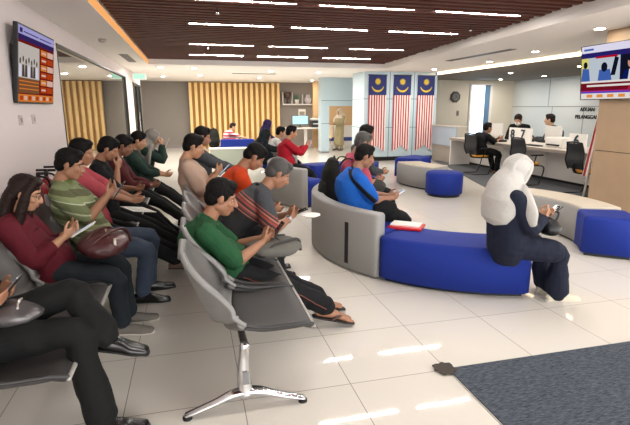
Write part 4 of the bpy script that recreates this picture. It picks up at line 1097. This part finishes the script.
c2 = person('man in an orange shirt bowing his head in the middle row', (.16, 4.22), head=(.375, 0, 1.095), pitch=42, hands=((.52, .05, .62), (.52, -.05, .62)), feet=F2(.5), shirt=ORANGE, sleeve=.5, trousers=BLK, shoes=BSHOE, hairc=H0, skn=0, s=.96)
d2 = person('man in a beige shirt lounging back in the middle row', (.12, 4.78), head=(-.10, 0, 1.155), pitch=18, hands=((.10, .05, .89), (.09, -.07, .88)), feet=F2(.55), shirt=BEIGE, sleeve=.45, trousers=KHAKI, shoes=BSHOE, hairc=H0, skn=1, s=.96, fat=1.1)
phone('dark phone held by the man in beige', d2, tilt=45)
e2 = person('person in dark grey behind the man in beige', (.13, 5.8), head=(.0, 0, 1.19), pitch=16, hands=((.42, .05, .76), (.42, -.05, .76)), feet=F2(.6), shirt=GREYD, sleeve=.95, trousers=BLK, shoes=BSHOE, hairc=H0, skn=0, s=.95, vox=.010)
# --- grey ring behind
m1 = person('person in a red top holding a phone up above the far grey bench', (1.64, 8.45), head=(.10, 0, 1.09), pitch=12, hands=((.36, .04, .84), (.38, -.04, .86)), feet=F2(.62), shirt=RED, sleeve=.9, trousers=BLK, shoes=BRSHOE, hairc=H0, skn=1, s=.97, vox=.010)
phone('red cased phone held up by the person in the red top', m1, tilt=20, col='#8a2020')
m2 = person('person in black with a dark headscarf left of the one in red', (1.42, 9.5), head=(.02, 0, .98), pitch=15, hands=((.4, .05, .68), (.4, -.05, .68)), feet=F2(.6), shirt=DGSCARF, sleeve=.95, trousers=BLK, shoes=BSHOE, hijab=DGSCARF, skn=1, s=.97, vox=.011)
m4 = person('person in a white shirt mostly hidden behind the one in red', (1.72, 9.85), head=(.08, 0, 1.02), pitch=12, hands=((.4, .05, .68), (.4, -.05, .68)), feet=F2(.6), shirt=WHITES, sleeve=.45, trousers=BLK, shoes=BSHOE, hairc=H0, skn=1, s=.97, vox=.011)
m3 = person('person with a purple headscarf near the gold slat screen', (1.72, 11.4), PI*.0, head=(.06, 0, 1.12), pitch=10, hands=((.4, .05, .68), (.4, -.05, .68)), feet=F2(.55), shirt=PURPLE, sleeve=.95, trousers=BLK, shoes=BSHOE, hijab=PURPLE, skn=1, s=.95, vox=.012)
m5 = person('child in a red and white striped shirt on the blue bench', (1.12, 14.05), 0, head=(.06, 0, .99), pitch=14, hands=((.38, .05, .66), (.38, -.05, .66)), feet=F2(.5), shirt=REDW, sleeve=.5, trousers=JEAN, shoes=WSHOE, hairc=H1, skn=3, s=.88, vox=.012, pz=.53)
for (x, y), lb in (((1.0, 11.4), None), ((1.72, 11.4), 'plain dark stool under the person with a purple headscarf'), ((1.42, 9.5), 'plain dark stool under the person with a dark headscarf'), ((1.72, 9.85), 'plain dark stool under the person in white shirt')):
    if not lb: continue
    o = empty('stool', (x, y, 0), label=lb, cat='stool')
    bm = bmesh.new(); lathe(bm, [(.02, .37), (.2, .37), (.215, .39), (.2, .42), (.02, .425)], 24); link('seat', bm, BLUEF, o, True)
    bm = bmesh.new(); cyl(bm, (0, 0, .03), (0, 0, .375), .03); link('post', bm, CHROME, o, True)
    bm = bmesh.new(); lathe(bm, [(.02, 0), (.17, 0), (.17, .015), (.03, .035)], 24); link('foot', bm, CHROME, o, True)
# --- blue ring
r1 = person('man in a royal blue polo with a black cross-body strap', (1.62, 4.45), math.radians(-4), head=(.03, 0, 1.05), pitch=18, hands=((.29, .04, .64), (.29, -.09, .635)), feet=F2(.52), shirt=BLUES, sleeve=.45, trousers=BLK, shoes=BSHOE, hairc=H0, skn=0, vox=.0075, s=.97, collar=BLUES, wide=1.06, pz=.51, fat=1.05)
phone('white lit phone held by the man in royal blue', r1, tilt=60, col='#dfe3e8', screen='#e8eef6')
r2 = person('person with grey-black hair in a rose shirt wearing a black backpack', (1.70, 5.1), head=(.17, 0, 1.135), pitch=20, hands=((.34, .05, .70), (.34, -.05, .70)), feet=F2(.5), shirt=ROSE, sleeve=.45, trousers=GREYD, shoes=BSHOE, hairc=H2, skn=0, s=.96, pz=.51)
r3 = person('person with black hair behind the one wearing a backpack', (2.02, 5.75), head=(.13, 0, 1.19), pitch=14, hands=((.34, .05, .70), (.34, -.05, .70)), feet=F2(.5), shirt=GREYD, sleeve=.9, trousers=BLK, shoes=BSHOE, hairc=H0, skn=0, s=.96, pz=.51)
# woman in white headscarf
w1 = person('woman in a white headscarf and navy dress on the blue bench using her phone', (2.33, 3.09), math.radians(-4), head=(.045, 0, 1.045), pitch=24, hands=((.26, .02, .70), (.25, -.07, .69)), feet=((.46, .11, .075, 4), (.435, -.06, .075, -6)), shirt=NAVY, sleeve=.96, trousers=NAVY,
   shoes=WSHOE, hijab=WSCARF, skn=1, vox=.0055, s=.92, tunic=.85, pz=.49, ankle_r=.095, curl=.5, fat=1.02)
phone('black smartphone in the hands of the woman with the white headscarf', w1, tilt=60, off=(.01, 0, .01), lit=False)
# counter people
k1 = person('man in a black shirt seated at the counter on an office chair', (6.42, 9.8), 0, head=(.20, 0, 1.06), pitch=6, hands=((.52, .06, .80), (.52, -.04, .80)), feet=((.50, .12), (.42, -.14)), shirt=BLK, sleeve=.46, trousers=BLK, shoes=BRSHOE, hairc=H0, skn=0, s=1.0, vox=.010, pz=.56)
phone('pale phone held over the counter by the man in black', k1, tilt=30, col='#d8c8b8')
k2 = person('counter worker in black wearing a white face mask', (8.0, 10.5), PI+.65, head=(.20, 0, 1.22), pitch=28, hands=((.42, .1, .80), (.42, -.1, .80)), feet=F2(.4), shirt=BLK, sleeve=.95, trousers=BLK, shoes=BSHOE, hairc=H1, skn=1, s=1.1, vox=.010, pz=.66, mask=mat('mask_white', '#e3e3e1', .8), palms='lap')
k3 = person('counter worker with short brown hair looking sideways', (8.1, 9.45), PI-.9, head=(.10, 0, 1.24), pitch=4, hands=((.38, .1, .80), (.38, -.1, .80)), feet=F2(.4), shirt=GREYD, sleeve=.95, trousers=BLK, shoes=BSHOE, hairc=H1, hair='cropped', skn=3, s=1.08, vox=.010, pz=.62, palms='lap')
for (x, y), lb in (((8.0, 10.5), 'grey swivel chair under the masked counter worker'), ((8.1, 9.45), 'grey swivel chair under the brown-haired counter worker')):
    o = empty('swivel_chair', (x, y, 0), PI, label=lb, cat='chair')
    bm = bmesh.new(); ell(bm, V((0, 0, .455)), (.24, .24, .05)); link('seat', bm, GREYD, o, True)
    bm = bmesh.new(); tube(bm, [(-.27, 0, .5), (-.30, 0, .65), (-.28, 0, .82)], [(.2, .025)]*3, n=14, side=(0, 1, 0), sm=3); link('backrest', bm, GREYD, o, True)
    bm = bmesh.new(); cyl(bm, (0, 0, .06), (0, 0, .42), .03); link('post', bm, BLACKM, o, True)
    for j in range(5):
        bm = bmesh.new(); t = 2*PI*j/5; cyl(bm, (0, 0, .09), (.26*math.cos(t), .26*math.sin(t), .05), .022, .016); ell(bm, V((.26*math.cos(t), .26*math.sin(t), .026)), (.025, .025, .025), sub=2); link('leg', bm, BLACKM, o, True)
# standing woman by the pale blue portal
s1p = person('person in a cream headscarf and olive dress standing by the pale blue portal', (5.22, 16.75), math.radians(-150), head=(.03, 0, 1.36), pitch=16, hands=((.26, .06, .95), (.26, -.06, .95)), feet=((.0, .1), (.03, -.1)), shirt=KHAKI, sleeve=.95, trousers=KHAKI, shoes=BRSHOE, hijab=BSCARF, skn=1,
   s=.90, vox=.012, pz=.80, tunic=1.5)

# ------------------------------------------------------------------ bags and small things
def handbag(loc, rz, label, m, m2, size=(.17, .30, .2), name='handbag', cat='bag', handles=True, tag_=None):
    o = empty(name, loc, rz, label=label, cat=cat)
    sx, sy, sz = size
    bm = bmesh.new(); tube(bm, [(0, -sy*.5, sz*.42), (0, -sy*.25, sz*.47), (0, sy*.25, sz*.47), (0, sy*.5, sz*.42)], [(sx*.40, sz*.38), (sx*.52, sz*.47), (sx*.52, sz*.47), (sx*.40, sz*.38)], n=20, side=(1, 0, 0), sm=4)
    fuse('body', bm, m, o, .007, smooth=4, folds=.012)
    bm = bmesh.new(); tube(bm, [(sx*.1, -sy*.42, sz*.84), (sx*.05, 0, sz*.98), (sx*.1, sy*.42, sz*.84)], [.006]*3, n=8, sm=5); link('zip', bm, m2, o, True)
    if handles:
        for sg in (1, -1):
            bm = bmesh.new(); tube(bm, [(sg*sx*.3, -sy*.25, sz*.8), (sg*sx*.45, -sy*.2, sz*1.2), (sg*sx*.45, sy*.2, sz*1.2), (sg*sx*.3, sy*.25, sz*.8)], [.008]*4, n=8, sm=5); link('handle', bm, m, o, True)
    if tag_:
        bm = bmesh.new(); box(bm, sx*.2, sx*.26, -sy*.62, -sy*.46, sz*.55, sz*.85); link('pendant', bm, tag_, o, bevel=.004)
    return o
BRL = mat('brown_bag_leather', '#431a1c', .38, noise=.15, nscale=20, spec=.6)
handbag((-.60, 3.30, .575), .15, 'shiny dark brown leather handbag on the lap of the woman in maroon', BRL, mat('brass_zip', '#8a6a4a', .4, metal=.6), (.30, .31, .155), handles=False, tag_=mat('key_metal', '#c8beb0', .3, metal=.6))
handbag((.50, 3.10, .545), .1, 'crumpled grey cloth bag on the lap of the boy in green polo', cloth('grey_bag', '#5d5b56', noise=.15), mat('zip_dark', '#2a2a2a', .5), (.36, .24, .115), name='cloth_bag', handles=False)
handbag((2.64, 3.06, .55), -.1, 'small black handbag on the lap of the woman in white headscarf', mat('black_bag', '#15161a', .4), mat('zip_dark', '#2a2a2a', .5), (.17, .20, .14))
handbag((1.98, 5.08, .56), 0, 'dark grey bag on the lap of the person in rose shirt', cloth('charcoal_bag', '#34322f'), mat('zip_dark', '#2a2a2a', .5), (.26, .26, .18), handles=False)
handbag((-.80, 2.28, .575), 0, 'shiny grey pouch on the lap of the person with crossed legs', mat('silver_pouch', '#5f5c5d', .25, metal=.4), mat('zip_light', '#cfccc8', .3, metal=.8), (.22, .16, .10), handles=False, name='pouch')
def bag_straps(o, paths, m, r=.008, nm='strap'):
    for p in paths:
        bm = bmesh.new(); tube(bm, p, [(r*1.6, r)]*len(p), n=8, sm=6); link(nm, bm, m, o, True)
hb = [x for x in COL.objects if x.name == 'handbag'][0]
bag_straps(hb, [[(-.10, -.16, .07), (-.02, -.14, .135), (.08, -.02, .155), (.14, .10, .12), (.17, .14, .03)], [(-.12, -.12, .10), (-.05, -.02, .158), (.03, .10, .15), (.09, .16, .08)]], BRL)
cb = [x for x in COL.objects if x.name == 'cloth_bag'][0]
bag_straps(cb, [[(-.10, -.14, .03), (-.04, -.13, .09), (.06, -.10, .11), (.17, -.02, .09), (.20, .02, .0)], [(-.17, -.05, .03), (-.10, -.04, .105), (.0, .02, .12), (.10, .08, .10)]], cloth('grey_strap', '#3f3e3b'))
def backpack(loc, rz, label, straps=True):
    o = empty('backpack', loc, rz, label=label, cat='backpack')
    m = cloth('backpack_cloth', '#191a17')
    bm = bmesh.new(); tube(bm, [(0, 0, .03), (-.01, 0, .15), (-.01, 0, .32), (.01, 0, .44)], [(.15, .085), (.165, .105), (.155, .10), (.11, .07)], n=20, side=(0, 1, 0), sm=4)
    tube(bm, [(-.09, 0, .06), (-.105, 0, .14), (-.10, 0, .22)], [(.10, .03), (.125, .045), (.11, .03)], n=16, side=(0, 1, 0), sm=3)
    fuse('body', bm, m, o, .008, smooth=3, folds=.014)
    bm = bmesh.new(); tube(bm, [(-.07, -.12, .25), (-.105, 0, .30), (-.07, .12, .25)], [.005]*3, n=6, sm=5); link('zip', bm, mat('zip_olive', '#5b6138', .5), o, True)
    bm = bmesh.new(); tube(bm, [(.03, -.04, .46), (.03, 0, .52), (.03, .04, .46)], [.009]*3, n=8, sm=4); link('grab_loop', bm, m, o, True)
    if straps:
        for sg in (1, -1):
            bm = bmesh.new(); tube(bm, [(.06, sg*.09, .42), (.13, sg*.11, .50), (.24, sg*.12, .46), (.27, sg*.12, .30), (.15, sg*.15, .12), (.05, sg*.13, .06)], [(.024, .006)]*6, n=8, side=(0, 1, 0), sm=5); link('shoulder_strap', bm, m, o, True)
    return o
backpack((1.50, 5.10, .47), .0, 'black backpack worn by the person in the rose shirt')
backpack((.62, 13.9, .45), PI/2, 'dark grey backpack on the blue bench by the gold screen', straps=False)
# cross-body strap and bag of the man in blue
o = empty('crossbody_bag', r1['root'].location, r1['root'].rotation_euler.z, label='black cross-body bag and strap worn by the man in royal blue', cat='bag')
bpy.context.view_layer.update()
shm = [c_ for c_ in r1['root'].children if c_.name.startswith('shirt')][0]
S = r1['SH']; sp = r1['sp']; tt = r1['tn']
def surf_strip(name, surf, way, half, m, parent, n=8):
    pts, _ = catmull(way, [(1, 1)]*len(way), n)
    P2, N2 = [], []
    for p in pts:
        ok, q, nn, fi = surf.closest_point_on_mesh(p); P2.append(q+nn*.004); N2.append(nn)
    bm = bmesh.new(); prev = None
    for k in range(len(P2)):
        t = (P2[min(k+1, len(P2)-1)]-P2[max(0, k-1)]).normalized(); wd = t.cross(N2[k]).normalized()*half
        r = [bm.verts.new(P2[k]+wd-N2[k]*.006), bm.verts.new(P2[k]+wd+N2[k]*.002), bm.verts.new(P2[k]-wd+N2[k]*.002), bm.verts.new(P2[k]-wd-N2[k]*.006)]
        if prev:
            for m_ in range(4): bm.faces.new((prev[m_], prev[(m_+1) % 4], r[(m_+1) % 4], r[m_]))
        prev = r
    return link(name, bm, m, parent, True)
A_ = r1['N']+V((-.045, -.03, -.01)); B_ = sp[0]+V((.14, -.2, .09)); dirn = V((.5, .86, 0)).normalized()
way = [A_+V((.10, .12, 0)), A_+V((.03, .04, .02))]
for k in range(9):
    p = A_.lerp(B_, k/8)
    ok, q, nn, fi = shm.ray_cast(p-dirn*.8, dirn)
    if ok: way.append(q)
surf_strip('strap', shm, way, .021, BLK, o, 4)
tr = [c_ for c_ in a2['root'].children if c_.name.startswith('trousers')][0]
for i_, sg in ((0, 1), (1, -1)):
    hip, K, An, toe = a2['legs'][i_]
    surf_strip('side_piping', tr, [hip.lerp(K, .3)+V((0, sg*.15, .02)), hip.lerp(K, .7)+V((0, sg*.15, .02)), K+V((.03, sg*.14, .01)), K.lerp(An, .5)+V((.02, sg*.14, 0)), An.lerp(K, .08)+V((0, sg*.14, 0))], .0028, mat('piping_red', '#6a3426', .7), a2['root'])
bm = bmesh.new(); tube(bm, [(.10, -.19, .53), (.2, -.19, .55), (.28, -.18, .55)], [(.07, .035), (.09, .045), (.06, .035)], n=14, side=(0, 0, 1), sm=3); link('pouch', bm, BLK, o, True)
# red folder with a white sheet
o = empty('folder', (1.93, 4.02, .412), math.radians(-38), label='red folder topped with white sheets on the blue bench beside the man in blue', cat='folder')
bm = bmesh.new(); box(bm, -.16, .15, -.12, .11, 0, .022); link('cover', bm, mat('folder_red', '#c21420', .4), o, bevel=.004)
bm = bmesh.new(); box(bm, -.15, .12, -.06, .10, .022, .034); link('paper', bm, mat('paper', '#f1efe9', .7), o)
# papers
def sheet(loc, rot, label, w=.21, h=.297, n=3):
    o = empty('paper_sheet', loc, 0, label=label, cat='paper'); o.rotation_euler = rot
    bm = bmesh.new(); box(bm, -w/2, w/2, -h/2, h/2, 0, .0012*n); link('sheet', bm, mat('paper', '#f1efe9', .7), o)
    bm = bmesh.new()
    for i in range(9): box(bm, -w/2+.03, w/2-.03-.04*(i % 3), -h/2+.03+i*.027, -h/2+.036+i*.027, .0012*n, .0012*n+.0003)
    link('print', bm, mat('print_grey', '#9a968f', .7), o)
    return o
sheet((-.50, 4.49, .62), (0, .18, .5), 'white paper sheets on the lap of the man in rose red')
o = empty('paper_plate', (.90, 3.66, .655), label='small white paper tray under the phone of the man in red-striped black', cat='tray')
bm = bmesh.new(); lathe(bm, [(.01, -.0), (.05, 0), (.08, .014), (.082, .018), (.05, .006), (.01, .006)], 28); link('tray', bm, WHITE, o, True)
# watch on the wrist of the striped man
A = b2['arms'][1]; dd = (A[2]-A[1]).normalized()
o = empty('wristwatch', b2['root'].location, 0, label='pale wristwatch on the man in red-striped black', cat='watch')
bm = bmesh.new(); tube(bm, [A[2]-dd*.03, A[2]-dd*.008], [.033, .031], n=16, cap=0); link('band', bm, mat('watch_silver', '#b8bcc4', .3, metal=.6), o, True)
bm = bmesh.new(); ell(bm, A[2]-dd*.019+V((0, -.012, .028)), (.016, .016, .006), sub=2); link('dial', bm, BLACKM, o, True)

# ------------------------------------------------------------------ camera, air light, output
cam = bpy.data.cameras.new('camera'); co = bpy.data.objects.new('camera', cam); COL.objects.link(co)
cam.sensor_fit = 'HORIZONTAL'; cam.sensor_width = 36; cam.lens = 477.3/630*36; cam.clip_start = .05; cam.clip_end = 100
yaw, pit, rol = .2508405, .2162223, -.00156
cy, sy_, cp, sp_ = math.cos(yaw), math.sin(yaw), math.cos(pit), math.sin(pit)
Fv = V((sy_*cp, cy*cp, -sp_)); Rv = V((cy, -sy_, 0)); Uv = Rv.cross(Fv)
R2v = Rv*math.cos(rol)+Uv*math.sin(rol); U2v = -Rv*math.sin(rol)+Uv*math.cos(rol)
M = Matrix((R2v, U2v, -Fv)).transposed().to_4x4(); M.translation = (0, 0, 1.517)
co.matrix_world = M
scene.camera = co
w = bpy.data.worlds.new('world'); scene.world = w; w.use_nodes = True
w.node_tree.nodes['Background'].inputs[0].default_value = (1.0, .99, .98, 1); w.node_tree.nodes['Background'].inputs[1].default_value = 2.6
scene.view_settings.view_transform = 'Standard'; scene.view_settings.look = 'None'; scene.view_settings.gamma = 1
scene.view_settings.use_curve_mapping = False
scene.view_settings.exposure = 1.17
scene.cycles.max_bounces = 6; scene.cycles.diffuse_bounces = 4; scene.cycles.glossy_bounces = 3; scene.cycles.sample_clamp_indirect = 6
scene.cycles.use_denoising = True
